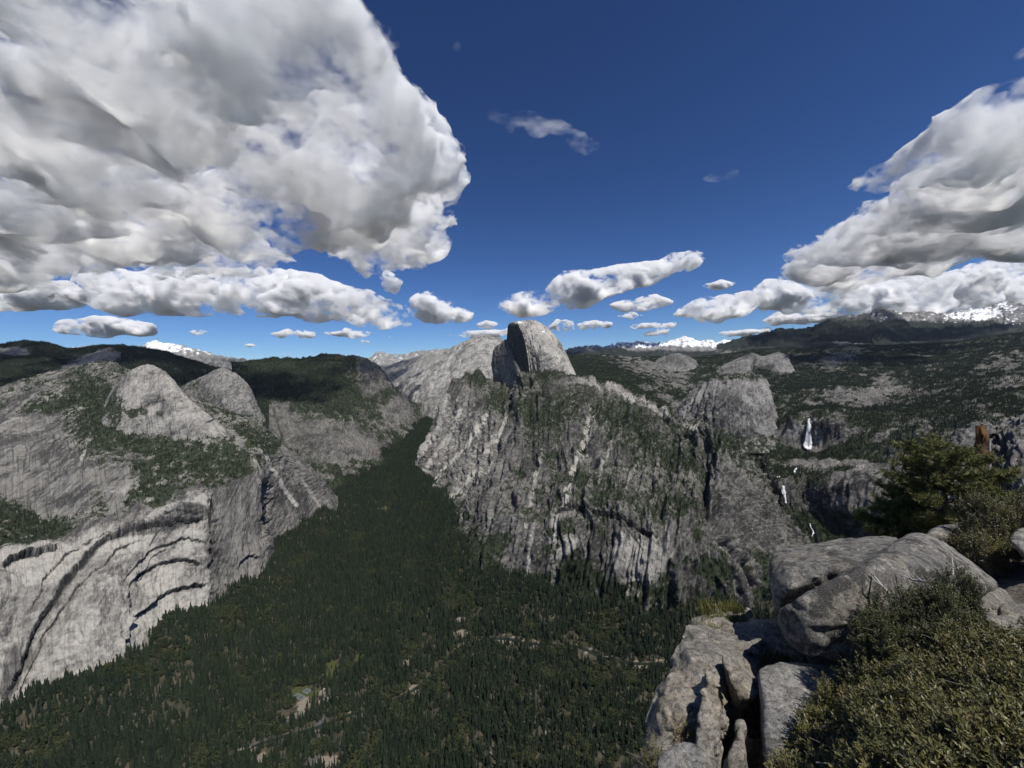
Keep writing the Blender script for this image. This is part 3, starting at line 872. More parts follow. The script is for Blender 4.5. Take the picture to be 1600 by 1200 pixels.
land('snow_range', range_cols([(560, 562), (580, 557), (592, 550), (605, 553), (625, 553), (650, 550), (690, 547), (730, 545), (800, 548)], 12500, 30, 10200), 120, 40, M_FAR,
     back=((1500, -300), (4000, -1200)), big=(900, 60), gul=(300, 1500, 40), fine=(180, 15), seed=79,
     paint=lambda px, py, G, N, n1, n2: dict(snow=0.30 + 0.3 * n1, veg=0.1 + 0.35 * n1, light=0.6 + 0.3 * n1))
land('snow_range', range_cols([(860, 550), (890, 545), (920, 541), (945, 541), (965, 538), (985, 538), (1000, 534), (1018, 537), (1035, 537), (1050, 533), (1061, 530), (1070, 526), (1080, 531), (1095, 534), (1108, 531),
                               (1120, 535), (1130, 532), (1145, 535), (1165, 536), (1200, 538), (1240, 540)], 17500, 32, 13500), 240, 50, M_FAR,
     back=((1500, -300), (4000, -1400)), big=(1100, 110), gul=(260, 1500, 80), fine=(200, 24), seed=83,
     paint=lambda px, py, G, N, n1, n2: dict(snow=0.62 + 0.4 * n1 - 0.9 * sstep(540, 550, py), veg=0.8 * sstep(543, 553, py) + 0.2 * n1, light=0.5))
land('snow_range', range_cols([(1120, 540), (1160, 529), (1200, 517), (1225, 515), (1260, 513), (1290, 501), (1320, 494), (1345, 491), (1358, 490), (1368, 484), (1379, 481), (1390, 485), (1405, 488), (1425, 491), (1445, 489), (1475, 491),
                               (1500, 487), (1530, 483), (1555, 477), (1571, 472), (1585, 475), (1605, 477), (1650, 484), (1720, 490)], 12500, 62, 8200), 300, 70, M_FAR,
     back=((1500, -300), (4000, -1400)), big=(1000, 90), gul=(300, 2500, 62), fine=(180, 16), seed=89,
     paint=lambda px, py, G, N, n1, n2: dict(snow=0.27 + 0.5 * n1 - 0.5 * sstep(497, 516, py + 0.03 * (1400 - px)) + 0.33 * blob_mask(px, py, [(1530, 490, 50, 7, -6), (1565, 480, 10, 8, 0), (1270, 519, 14, 2.5, -5), (1365, 511, 12, 2, 8), (1240, 522, 16, 3, -8)], 0.3 * n1),
                                             veg=0.95 * sstep(494, 506, py + 0.02 * (1400 - px)) + 0.2 * n1, light=0.25))
land('forest_ridge', range_cols([(860, 560), (890, 556), (920, 551), (950, 547), (980, 546), (1005, 550), (1040, 556), (1080, 553), (1120, 549), (1160, 543), (1200, 543), (1250, 539), (1300, 536), (1380, 537), (1460, 533), (1520, 525), (1600, 512), (1680, 504)], 9000, 40, 6200), 240, 50, M_FAR,
     back=((900, -150), (2500, -800)), big=(600, 50), gul=(220, 1600, 40), fine=(110, 10), seed=97,
     paint=lambda px, py, G, N, n1, n2: dict(veg=0.86 + 0.3 * n1 - 0.6 * blob_mask(px, py, [(1400, 530, 40, 5, 0), (1320, 535, 25, 4, 0), (1140, 552, 14, 4, 0)], 0.5 * n1), light=0.45))
UP = [
    [(840, 660, 4300), (840, 612, 4800), (840, 588, 5600), (845, 566, 7000), (850, 556, 8000)],
    [(860, 650, 4300), (860, 605, 4800), (860, 584, 5600), (865, 566, 7000), (870, 556, 8000)],
    [(940, 650, 4000), (935, 604, 4600), (930, 580, 5600), (930, 566, 7000), (930, 556, 8200)],
    [(1010, 665, 3700), (1010, 618, 4300), (1005, 590, 5400), (1000, 570, 6600), (1005, 558, 8000)],
    [(1080, 695, 3300), (1070, 635, 4000), (1065, 604, 5000), (1060, 580, 6200), (1075, 560, 7800)],
    [(1150, 695, 3300), (1145, 625, 4200), (1140, 602, 5200), (1135, 578, 6200), (1145, 552, 7800)],
    [(1210, 690, 3300), (1205, 622, 4200), (1200, 600, 5200), (1195, 575, 6300), (1200, 546, 7600)],
    [(1270, 655, 3300), (1265, 622, 4100), (1260, 596, 5200), (1255, 566, 6400), (1260, 545, 7600)],
    [(1340, 655, 3200), (1330, 625, 3800), (1325, 592, 5000), (1320, 556, 6400), (1320, 541, 7600)],
    [(1410, 652, 2900), (1400, 630, 3500), (1395, 597, 4600), (1395, 556, 6000), (1390, 541, 7400)],
    [(1480, 650, 2700), (1480, 625, 3300), (1480, 590, 4300), (1480, 555, 5600), (1480, 536, 7000)],
    [(1560, 645, 2400), (1560, 618, 3000), (1560, 580, 4000), (1560, 545, 5200), (1560, 526, 6500)],
    [(1680, 640, 2200), (1680, 605, 2800), (1680, 570, 3700), (1680, 535, 4800), (1680, 508, 6000)]]


def paint_up(px, py, G, N, n1, n2):
    veg = 0.74 + 0.5 * n1 + 0.40 * n2
    veg -= 0.45 * blob_mask(px, py, [(1350, 615, 80, 17, -8), (1400, 610, 30, 16, 20), (970, 555, 34, 8, 10), (1010, 575, 40, 12, 15), (1050, 590, 40, 14, 20), (1020, 605, 20, 6, 0), (1180, 630, 20, 14, 0),
                                     (1330, 535, 35, 4, 0), (1425, 530, 45, 5, -5), (1310, 560, 35, 12, -15), (1560, 570, 45, 10, -12), (1590, 600, 40, 6, -10), (1465, 576, 14, 5, 0), (1240, 640, 40, 5, 0),
                                     (1000, 625, 40, 8, 20), (1060, 640, 40, 10, 30)], 1.2 * n1 + 0.6 * n2)
    veg += 0.3 * blob_mask(px, py, [(1470, 585, 60, 14, -8), (1300, 600, 60, 8, 0)]) + 0.6 * blob_mask(px, py, [(930, 585, 75, 16, 14), (1010, 622, 45, 9, 28)])
    return dict(veg=veg, light=0.38 + 0.45 * n1, dark=0.05 + 0.3 * n2)


land('forest_plateau', UP, 360, 200, M_ROCK, front=(-60, -150), back=((600, -60), (1800, -500)), big=(420, 30), gul=(160, 900, 22), fine=(60, 5),
     paint=paint_up, trees=dict(dens=1 / 140.0, size=(12, 28)), seed=101)
CAP = [
    [(1045, 664, 3400), (1048, 654, 3450), (1056, 643, 3520), (1068, 630, 3620)],
    [(1058, 668, 3150), (1062, 650, 3200), (1070, 632, 3300), (1084, 610, 3500)],
    [(1110, 682, 2950), (1108, 648, 3000), (1110, 617, 3080), (1118, 592, 3300)],
    [(1150, 686, 2930), (1150, 648, 2980), (1150, 614, 3060), (1152, 587, 3300)],
    [(1185, 688, 2950), (1183, 648, 3000), (1178, 614, 3100), (1174, 585, 3300)],
    [(1214, 690, 3000), (1207, 656, 3060), (1198, 621, 3180), (1190, 590, 3350)],
    [(1232, 688, 3200), (1221, 673, 3250), (1213, 650, 3350), (1203, 615, 3500)],
    [(1228, 682, 3500), (1218, 668, 3550), (1210, 650, 3600), (1202, 620, 3700)]]
land('granite_dome', CAP, 190, 150, M_FACE, front=(-40, -90), back=((150, -40), (500, -300)), big=(200, 16), gul=(70, 500, 18), fine=(34, 4),
     paint=lambda px, py, G, N, n1, n2: dict(light=0.22 + 0.4 * n1 + 0.25 * (px > 1160), dark=0.22 + 0.4 * n2, veg=0.16 + 0.4 * n2 + 0.45 * sstep(600, 588, py) + 0.5 * sstep(672, 684, py)),  # right facet paler: sunlight on that side put into the colour
     trees=dict(dens=1 / 200.0, size=(9, 20)), seed=107)
BUN = [
    [(1005, 606, 6100), (1008, 592, 6200), (1012, 578, 6500)],
    [(1030, 612, 5900), (1028, 585, 6100), (1030, 560, 6600)],
    [(1060, 616, 5850), (1058, 585, 6050), (1058, 553, 6600)],
    [(1085, 614, 5900), (1084, 588, 6100), (1084, 562, 6600)],
    [(1098, 612, 6200), (1096, 596, 6300), (1094, 580, 6600)]]
land('granite_dome', BUN, 90, 60, M_SLAB, front=(-40, -90), back=((250, -80), (900, -500)), big=(240, 14), gul=(80, 600, 12), fine=(55, 4),
     paint=lambda px, py, G, N, n1, n2: dict(light=0.22 + 0.5 * n1, dark=0.28 + 0.4 * n2, veg=0.12 + 0.5 * n1 + 0.35 * n2 + 0.5 * sstep(600, 612, py)), seed=109)
CAS = [
    [(1075, 612, 5700), (1082, 602, 5900), (1090, 592, 6200), (1100, 582, 6500)],
    [(1110, 615, 5500), (1112, 598, 5700), (1118, 582, 6100), (1128, 571, 6600)],
    [(1145, 612, 5450), (1145, 594, 5700), (1148, 574, 6100), (1152, 561, 6600)],
    [(1175, 606, 5500), (1172, 590, 5750), (1172, 570, 6100), (1175, 553, 6600)],
    [(1190, 602, 5850), (1180, 588, 6250), (1180, 570, 6450), (1192, 557, 6700)],
    [(1222, 592, 5700), (1215, 578, 5900), (1212, 564, 6200), (1215, 551, 6700)],
    [(1245, 585, 5800), (1238, 572, 6000), (1234, 562, 6300), (1232, 557, 6800)]]
land('granite_cliff', CAS, 130, 80, M_SLAB, front=(-40, -90), back=((350, -60), (1000, -500)), big=(260, 14), gul=(70, 700, 12), fine=(55, 4),
     paint=lambda px, py, G, N, n1, n2: dict(light=0.25 + 0.5 * n1, dark=0.25 + 0.4 * n2, veg=0.10 + 0.5 * n1 + 0.35 * n2 + 0.4 * sstep(604, 613, py)), seed=113)
GORGE = [
    [(1090, 860, 2500), (1085, 800, 2700), (1085, 760, 2780), (1085, 722, 2850), (1090, 698, 3000), (1095, 676, 3250), (1095, 650, 3600)],
    [(1160, 855, 2250), (1150, 795, 2500), (1148, 758, 2600), (1148, 722, 2780), (1152, 700, 2960), (1160, 676, 3150), (1160, 650, 3500)],
    [(1200, 850, 2150), (1190, 790, 2450), (1188, 760, 2550), (1185, 726, 2800), (1192, 700, 3050), (1205, 668, 3150), (1205, 645, 3450)],
    [(1215, 848, 2000), (1202, 785, 2300), (1200, 757, 2400), (1198, 724, 2650), (1204, 700, 3000), (1218, 663, 3080), (1218, 643, 3400)],
    [(1240, 848, 1970), (1220, 792, 2200), (1219, 757, 2240), (1225, 727, 2600), (1236, 702, 2930), (1238, 655, 2985), (1238, 640, 3300)],
    [(1265, 850, 1950), (1238, 790, 2180), (1240, 751, 2230), (1255, 724, 2600), (1264, 703, 2900), (1263, 655, 2945), (1264, 640, 3300)],
    [(1300, 845, 1900), (1262, 775, 2150), (1268, 742, 2250), (1290, 719, 2550), (1298, 693, 2800), (1296, 653, 2860), (1300, 636, 3200)],
    [(1345, 835, 1850), (1318, 795, 1900), (1322, 745, 2020), (1338, 716, 2400), (1345, 690, 2650), (1345, 664, 2780), (1345, 642, 3100)],
    [(1400, 845, 1700), (1385, 795, 1760), (1392, 740, 1920), (1400, 712, 2250), (1400, 686, 2500), (1400, 661, 2700), (1400, 640, 3000)],
    [(1480, 845, 1500), (1470, 780, 1600), (1470, 722, 1800), (1475, 692, 2050), (1480, 671, 2250), (1480, 650, 2450), (1480, 632, 2800)],
    [(1560, 845, 1300), (1560, 770, 1400), (1560, 712, 1600), (1560, 682, 1850), (1560, 656, 2050), (1560, 636, 2300), (1560, 616, 2600)],
    [(1680, 845, 1200), (1680, 770, 1300), (1680, 702, 1500), (1680, 672, 1750), (1680, 646, 1950), (1680, 626, 2200), (1680, 600, 2500)]]


def paint_gorge(px, py, G, N, n1, n2):
    steep = sstep(0.7, 0.35, N[..., 2])
    veg = 0.74 + 0.5 * n1 + 0.3 * n2 - 0.6 * steep
    veg -= 0.7 * blob_mask(px, py, [(1262, 680, 36, 22, 0), (1310, 675, 45, 12, -8), (1330, 770, 60, 30, -10), (1385, 765, 36, 26, -10), (1300, 725, 60, 9, 0), (1360, 730, 40, 10, 0), (1231, 770, 8, 16, 0), (1440, 720, 50, 18, -20), (1500, 690, 16, 18, 0), (1380, 680, 25, 5, -25),
                                     (1560, 680, 40, 14, -15)], 0.5 * n1)
    veg += 0.5 * blob_mask(px, py, [(1225, 705, 40, 12, 10), (1320, 700, 40, 8, -20), (1330, 820, 80, 25, 0), (1350, 660, 40, 8, -8)])
    light = 0.25 + 0.45 * n1 + 0.4 * blob_mask(px, py, [(1268, 655, 30, 2.5, 0), (1280, 685, 8, 14, 0), (1235, 675, 12, 12, 0)])
    dark = 0.15 + 0.35 * n2 + 0.5 * blob_mask(px, py, [(1280, 662, 20, 7, 0), (1320, 665, 40, 6, -8), (1285, 775, 25, 25, 0), (1340, 760, 40, 16, -10)], 0.5 * n1)
    return dict(veg=veg, light=light, dark=dark)


land('river_gorge', GORGE, 330, 240, M_ROCK, front=(-60, -150), back=((350, -40), (800, -400)), big=(220, 18), gul=(70, 700, 14), fine=(34, 3),
     paint=paint_gorge, trees=dict(dens=1 / 120.0, size=(10, 26)), seed=127)
NEAR = [
    [(1480, 840, 720), (1478, 770, 740), (1484, 715, 760), (1494, 690, 800), (1505, 678, 850)],
    [(1510, 840, 700), (1506, 760, 720), (1508, 705, 740), (1515, 676, 780), (1530, 664, 850)],
    [(1532, 845, 760), (1528, 770, 800), (1535, 715, 830), (1545, 680, 860), (1560, 660, 900)],
    [(1570, 850, 690), (1562, 790, 720), (1552, 735, 760), (1565, 690, 820), (1590, 652, 880)],
    [(1610, 855, 640), (1600, 800, 660), (1590, 735, 700), (1610, 680, 760), (1635, 645, 850)],
    [(1690, 860, 600), (1680, 800, 620), (1670, 730, 660), (1690, 670, 720), (1710, 635, 820)]]
land('near_cliff', NEAR, 170, 170, granite('shaded_cliff', 0.85, 0.5, 0.5), front=(-30, -80), back=((150, -60), (500, -400)), big=(90, 14), gul=(40, 130, 12), fine=(16, 3.5),
     paint=lambda px, py, G, N, n1, n2: dict(light=0.3 + 0.4 * n1, dark=0.2 + 0.4 * n2, veg=0.05 + 0.5 * n2 + 0.3 * sstep(0.6, 0.9, N[..., 2])), trees=dict(dens=1 / 120.0, size=(6, 14)), seed=131)

# ------------------------------------------------------------------ trees on the land
def leaf_material(name, a, b, rough=0.8, spec=0.15):
    N = NT(name)
    r = N.n('ObjectInfo').outputs['Random']
    geo = N.n('NewGeometry').outputs['Position']
    t = N.noise(geo, 0.35, 2, 0.5)
    col = N.mix(r, a, b)
    col = N.mix(N.math('MULTIPLY', t, 0.6), col, tuple(x * 0.5 for x in a))
    N.bsdf(col, rough, None, spec)
    return N.m


def bark_material(name, a, b, scale=3.0):
    N = NT(name)
    geo = N.n('NewGeometry').outputs['Position']
    t = N.noise(N.scale(geo, (1, 1, 0.2)), scale, 5, 0.65)
    N.bsdf(N.mix(t, a, b), 0.9, N.bump(t, 0.6, 0.05), 0.1)
    return N.m


M_FIR = leaf_material('conifer_needles', (0.016, 0.027, 0.017), (0.045, 0.061, 0.035))
M_OAK = leaf_material('oak_leaves', (0.036, 0.047, 0.021), (0.062, 0.070, 0.032))
M_BRUSH = leaf_material('brush_leaves', (0.026, 0.034, 0.016), (0.048, 0.054, 0.026))
M_TRUNK = bark_material('trunk_bark', (0.05, 0.035, 0.025), (0.10, 0.07, 0.05), 1.0)


def conifer_mesh(name, seed, slim=0.12, layers=8):
    r = random.Random(seed)
    V, F, mi = [], [], []
    def add(vs, fs, m):
        o = len(V); V.extend(vs); F.extend([tuple(i + o for i in f) for f in fs]); mi.extend([m] * len(fs))
    k = 4
    add([(0.012 * math.cos(2 * math.pi * i / k), 0.012 * math.sin(2 * math.pi * i / k), -0.02) for i in range(k)] + [(0, 0, 0.9)], [(i, (i + 1) % k, k) for i in range(k)], 1)
    z0 = r.uniform(0.08, 0.2)
    for L in range(layers):
        f = L / layers
        zb = z0 + (1 - z0) * f
        zt = min(1.0, zb + (1 - z0) / layers * 2.0)
        rad = slim * (1 - f) ** 0.8 * r.uniform(0.8, 1.15) + 0.012
        n = 8
        a0 = r.uniform(0, 6.28)
        ox, oy = r.uniform(-0.012, 0.012), r.uniform(-0.012, 0.012)
        ring = []
        for i in range(n):
            rr = rad * (r.uniform(0.85, 1.2) if i % 2 else r.uniform(0.35, 0.6))
            a = a0 + 2 * math.pi * i / n
            ring.append((ox + rr * math.cos(a), oy + rr * math.sin(a), zb - rr * 0.25 + r.uniform(-0.012, 0.012)))
        add(ring + [(ox * 0.3, oy * 0.3, zt)], [(i, (i + 1) % n, n) for i in range(n)], 0)
    me = bpy.data.meshes.new(name)
    me.from_pydata(V, [], F)
    me.materials.append(M_FIR); me.materials.append(M_TRUNK)
    me.polygons.foreach_set('material_index', mi)
    me.update()
    return me


def round_tree_mesh(name, seed, mat, n=70, wide=0.42, low=0.15):
    """A broad crown of leaf clumps on a short trunk, height 1."""
    r = random.Random(seed)
    V, F, mi = [], [], []
    for i in range(4):
        a = 2 * math.pi * i / 4
        V.append((0.03 * math.cos(a), 0.03 * math.sin(a), -0.05))
    V.append((0, 0, 0.7)); F += [(i, (i + 1) % 4, 4) for i in range(4)]; mi += [1] * 4
    for _ in range(n):
        a, b = r.uniform(0, 2 * math.pi), math.acos(r.uniform(-0.6, 1))
        q = r.uniform(0.6, 1.0)
        c = np.array([wide * q * math.sin(b) * math.cos(a), wide * q * math.sin(b) * math.sin(a), (0.5 + low * 0.5) + (0.5 - low * 0.5) * q * math.cos(b)])
        d = np.array([r.gauss(0, 1), r.gauss(0, 1), r.gauss(0, 0.7)]); d /= np.linalg.norm(d)
        e = np.cross(d, np.array([r.gauss(0, 1), r.gauss(0, 1), r.gauss(0, 1)])); e /= np.linalg.norm(e)
        s = r.uniform(0.09, 0.17)
        o = len(V)
        V += [tuple(c + s * d), tuple(c + s * 0.7 * e), tuple(c - s * d), tuple(c - s * 0.7 * e), tuple(c + np.array([0, 0, s * 0.6]))]
        F += [(o, o + 1, o + 4), (o + 1, o + 2, o + 4), (o + 2, o + 3, o + 4), (o + 3, o, o + 4)]; mi += [0] * 4
    me = bpy.data.meshes.new(name)
    me.from_pydata(V, [], F)
    me.materials.append(mat); me.materials.append(M_TRUNK)
    me.polygons.foreach_set('material_index', mi)
    me.update()
    return me


TREE_MESHES = [conifer_mesh('conifer', 1, 0.115, 8), conifer_mesh('conifer', 2, 0.14, 7), conifer_mesh('conifer', 3, 0.095, 9), conifer_mesh('conifer', 4, 0.16, 7),
               round_tree_mesh('oak', 5, M_OAK), round_tree_mesh('oak', 6, M_OAK, 80, 0.5), round_tree_mesh('brush', 7, M_BRUSH, 60, 0.62, 0.0)]
rng = np.random.default_rng(7)


def scatter(L):
    """Tree feet on a land grid: positions, heights, kind."""
    G, veg = L['G'], L['veg']
    a, b, c, d = G[:-1, :-1], G[:-1, 1:], G[1:, 1:], G[1:, :-1]
    nrm = np.cross(c - a, d - b) * 0.5
    area = np.abs(nrm[..., 2]) + 0.12 * np.linalg.norm(nrm, axis=-1)
    v = (veg[:-1, :-1] + veg[1:, 1:]) * 0.5
    pxc = (L['px'][:-1, :-1] + L['px'][1:, 1:]) * 0.5; pyc = (L['py'][:-1, :-1] + L['py'][1:, 1:]) * 0.5
    seen = (pxc > -60) & (pxc < 1680) & (pyc < 1260) & (a[..., 1] > 150)
    if L.get('floor'): w = area * sstep(0.25, 0.75, v) * seen
    else: w = area * (sstep(0.42, 0.72, v) + 0.30 * sstep(0.16, 0.42, v)) * seen
    n = int(w.sum() * L['dens'])
    if n == 0: return np.zeros((0, 3)), np.zeros(0), np.zeros(0, int)
    p = (w / w.sum()).ravel()
    idx = rng.choice(len(p), n, p=p)
    s, t = rng.random(n)[:, None], rng.random(n)[:, None]
    A, B, C, D = (q.reshape(-1, 3)[idx] for q in (a, b, c, d))
    pos = A * (1 - s) * (1 - t) + B * s * (1 - t) + C * s * t + D * (1 - s) * t
    vi = v.ravel()[idx]
    lo, hi = L['size']
    h = lo * 0.6 + (hi * 1.1 - lo * 0.6) * rng.beta(1.6, 1.9, n)
    h *= 0.65 + 0.35 * sstep(0.4, 0.8, vi)
    k = rng.integers(0, 4, n)
    patch = fbm(pos[:, 0] / 110, pos[:, 1] / 110, pos[:, 2] / 110, 3, 301)
    oak = (patch + rng.normal(0, 0.22, n)) > 0.30
    k = np.where(oak, rng.integers(4, 6, n), k)
    h = np.where(oak, h * 0.5, h)
    if not L.get('floor'):
        br = rng.random(n) < 0.42
        k = np.where(br, 6, k); h = np.where(br, h * 0.42, h)
    return pos, h, k


_parts = [scatter(L) for L in LANDS]
_near = _parts[0]
POS = np.concatenate([p[0] for p in _parts]); HGT = np.concatenate([p[1] for p in _parts]); KND = np.concatenate([p[2] for p in _parts])
print('trees', len(POS))
# the 300 conifers that show largest become things of their own
_px, _py = proj(POS)
_size = HGT / np.maximum(POS[:, 1], 1)
_ok = (_px > 5) & (_px < 985) & (_py < 1225) & (_py > 900) & (KND < 4) & (np.arange(len(POS)) < len(_near[0]))
_order = np.argsort(-np.where(_ok, _size, -1))[:300]
KEEP = np.ones(len(POS), bool); KEEP[_order] = False
FIRST = {}
for i in _order:
    o = link('pine_tree', TREE_MESHES[KND[i]], label='tall dark green conifer of the forest on the nearest stretch of valley floor', category='tree', group='conifers on the nearest valley floor')
    o.location = POS[i]
    o.scale = (HGT[i],) * 3
    o.rotation_euler = (0, 0, rng.uniform(0, 6.28))
    FIRST.setdefault(int(KND[i]), o)


def forest(name, label, mask):
    """One mass of trees: points that carry tree shapes."""
    V = POS[mask]
    me = bpy.data.meshes.new(name)
    me.vertices.add(len(V)); me.vertices.foreach_set('co', V.astype(np.float32).ravel())
    for n, t, a in (('size', 'FLOAT', HGT[mask]), ('kind', 'INT', KND[mask]), ('turn', 'FLOAT', rng.uniform(0, 6.28, len(V)))):
        at = me.attributes.new(n, t, 'POINT'); at.data.foreach_set('value', a.astype(np.float32 if t == 'FLOAT' else np.int32))
    o = link(name, me, label=label, category='forest', kind='stuff')
    ng = bpy.data.node_groups.new(name, 'GeometryNodeTree')
    ng.interface.new_socket('Geometry', in_out='INPUT', socket_type='NodeSocketGeometry')
    ng.interface.new_socket('Geometry', in_out='OUTPUT', socket_type='NodeSocketGeometry')
    N, Lk = ng.nodes, ng.links
    gi, go = N.new('NodeGroupInput'), N.new('NodeGroupOutput')
    iop = N.new('GeometryNodeInstanceOnPoints')
    join = N.new('GeometryNodeJoinGeometry')
    for obj in reversed(PROTO):
        oi = N.new('GeometryNodeObjectInfo'); oi.inputs['Object'].default_value = obj; oi.transform_space = 'ORIGINAL'
        g2 = N.new('GeometryNodeGeometryToInstance')
        Lk.new(oi.outputs['Geometry'], g2.inputs[0]); Lk.new(g2.outputs[0], join.inputs[0])
    def attr(n, t):
        a = N.new('GeometryNodeInputNamedAttribute'); a.data_type = t; a.inputs['Name'].default_value = n
        return a.outputs['Attribute']
    sx = N.new('ShaderNodeCombineXYZ')
    for k in range(3): Lk.new(attr('size', 'FLOAT'), sx.inputs[k])
    rot = N.new('ShaderNodeCombineXYZ'); Lk.new(attr('turn', 'FLOAT'), rot.inputs[2])
    Lk.new(gi.outputs[0], iop.inputs['Points']); Lk.new(join.outputs[0], iop.inputs['Instance'])
    iop.inputs['Pick Instance'].default_value = True
    Lk.new(attr('kind', 'INT'), iop.inputs['Instance Index'])
    Lk.new(rot.outputs[0], iop.inputs['Rotation']); Lk.new(sx.outputs[0], iop.inputs['Scale'])
    Lk.new(iop.outputs[0], go.inputs[0])
    o.modifiers.new('trees', 'NODES').node_group = ng
    return o


PROTO = []
for k, me in enumerate(TREE_MESHES):
    if k in FIRST: PROTO.append(FIRST[k])
    else:
        i = int(np.argmax(np.where((KND == k) & KEEP & (_px > 5) & (_px < 985) & (_py < 1225), _size, -1)))
        KEEP[i] = False
        o = link('oak_tree' if k < 6 else 'bush', me, label=['light green round oak at the front of the valley forest', 'broad light green oak near the river bend', 'low dark bush on a rocky slope above the valley'][k - 4], category='tree' if k < 6 else 'bush')
        o.location = POS[i]; o.scale = (HGT[i],) * 3
        PROTO.append(o)
_isfloor = np.arange(len(POS)) < len(_near[0])
forest('valley_forest', 'dense dark green conifer forest covering the valley floor', KEEP & _isfloor)
forest('slope_forest', 'scattered conifers and brush on the granite slopes and ridges', KEEP & ~_isfloor)

# ------------------------------------------------------------------ the rocks at the viewpoint
def near_rock(name, a, b, lich=0.5, tan=(0.30, 0.25, 0.175), tan_amt=0.4, speck=0.6):
    """Weathered granite close by: mineral grain, black and grey lichen, tan stains, small pits."""
    N = NT(name)
    geo = N.n('NewGeometry').outputs['Position']
    big = N.noise(geo, 0.8, 5, 0.6)
    mid = N.noise(geo, 3.2, 8, 0.72, 0.3)
    fin = N.noise(geo, 14.0, 6, 0.75)
    grn = N.noise(geo, 60.0, 4, 0.7)
    col = N.mix(N.ramp(big, 0.32, 0.68), a, b)
    col = N.mix(N.math('MULTIPLY', N.ramp(N.noise(geo, 1.3, 5, 0.65), 0.48, 0.66), tan_amt), col, tan)
    col = N.mix(N.math('MULTIPLY', N.ramp(N.noise(geo, 9.0, 5, 0.7), 0.52, 0.66), 0.7), col, tuple(min(1, x * 1.55) for x in b))
    col = N.mix(N.math('MULTIPLY', N.ramp(mid, 0.48, 0.57), lich), col, (0.050, 0.047, 0.043))
    col = N.mix(N.math('MULTIPLY', N.ramp(fin, 0.51, 0.58), speck), col, (0.040, 0.038, 0.036))
    col = N.mix(N.math('MULTIPLY', N.ramp(grn, 0.52, 0.64), 0.5), col, (0.05, 0.048, 0.045))
    col = N.mix(N.math('MULTIPLY', N.ramp(grn, 0.46, 0.36), 0.35), col, (0.5, 0.48, 0.44))
    sv = N.n('TexVoronoi', feature='F1', i_Vector=geo, i_Scale=9.0, i_Detail=1.0, i_Randomness=1.0)
    spot = N.math('MULTIPLY', N.ramp(N.math('ADD', sv.outputs['Distance'], N.math('MULTIPLY', fin, 0.5)), 0.52, 0.42), N.ramp(big, 0.42, 0.55))
    col = N.mix(N.math('MULTIPLY', spot, 0.75), col, (0.035, 0.034, 0.032))
    sv2 = N.n('TexVoronoi', feature='F1', i_Vector=geo, i_Scale=5.0, i_Detail=1.0, i_Randomness=1.0)
    pale = N.math('MULTIPLY', N.ramp(N.math('ADD', sv2.outputs['Distance'], N.math('MULTIPLY', grn, 0.5)), 0.46, 0.38), N.ramp(big, 0.52, 0.42))
    col = N.mix(N.math('MULTIPLY', pale, 0.6), col, (0.36, 0.36, 0.32))
    crk = N.n('TexNoise', noise_type='RIDGED_MULTIFRACTAL', i_Vector=N.scale(geo, (1, 1, 2.2)), i_Scale=0.55, i_Detail=3.0, i_Roughness=0.5)
    crk.normalize = True
    line = N.ramp(crk.outputs['Fac'], 0.84, 0.93)
    col = N.mix(N.math('MULTIPLY', line, 0.8), col, (0.02, 0.02, 0.02))
    h = N.math('ADD', N.math('MULTIPLY', mid, 1.0), N.math('MULTIPLY', fin, 0.45))
    h = N.math('SUBTRACT', h, N.math('MULTIPLY', line, 0.6))
    nrm = N.bump(h, 0.95, 0.10)
    nrm = N.bump(grn, 0.6, 0.015, nrm)
    N.bsdf(col, 0.9, nrm, 0.2)
    return N.m


M_BOULDER = near_rock('lichen_granite', (0.16, 0.155, 0.143), (0.30, 0.284, 0.252), 0.85)
M_LEDGE = near_rock('ledge_granite', (0.20, 0.19, 0.17), (0.36, 0.33, 0.28), 0.5, (0.38, 0.31, 0.21), 0.55)
M_SLABN = near_rock('pale_slab_granite', (0.23, 0.225, 0.215), (0.34, 0.33, 0.31), 0.5)
import bmesh


def hull_planes(pts):
    bm = bmesh.new()
    for p in pts: bm.verts.new(p)
    bmesh.ops.convex_hull(bm, input=bm.verts)
    bm.normal_update()
    c = np.mean(np.array(pts), axis=0)
    out = []
    for f in bm.faces:
        n = np.array(f.normal); o = np.array(f.verts[0].co)
        if np.linalg.norm(n) < 0.5: continue
        d = n @ o
        if n @ c > d: n, d = -n, -d
        if not any(np.allclose(n, q[0], atol=0.04) and abs(d - q[1]) < 0.03 for q in out): out.append((n, d))
    bm.free()
    return out


def hull_sdf(X, planes, k=40.0, r=0.0):
    s = np.zeros(X.shape[:-1])
    mx = np.full(X.shape[:-1], -1e9)
    ds = [X @ n - d for n, d in planes]
    for q in ds: mx = np.maximum(mx, q)
    for q in ds: s += np.exp(k * (q - mx))
    return -(mx + np.log(s) / k) + r + 0.9 / k


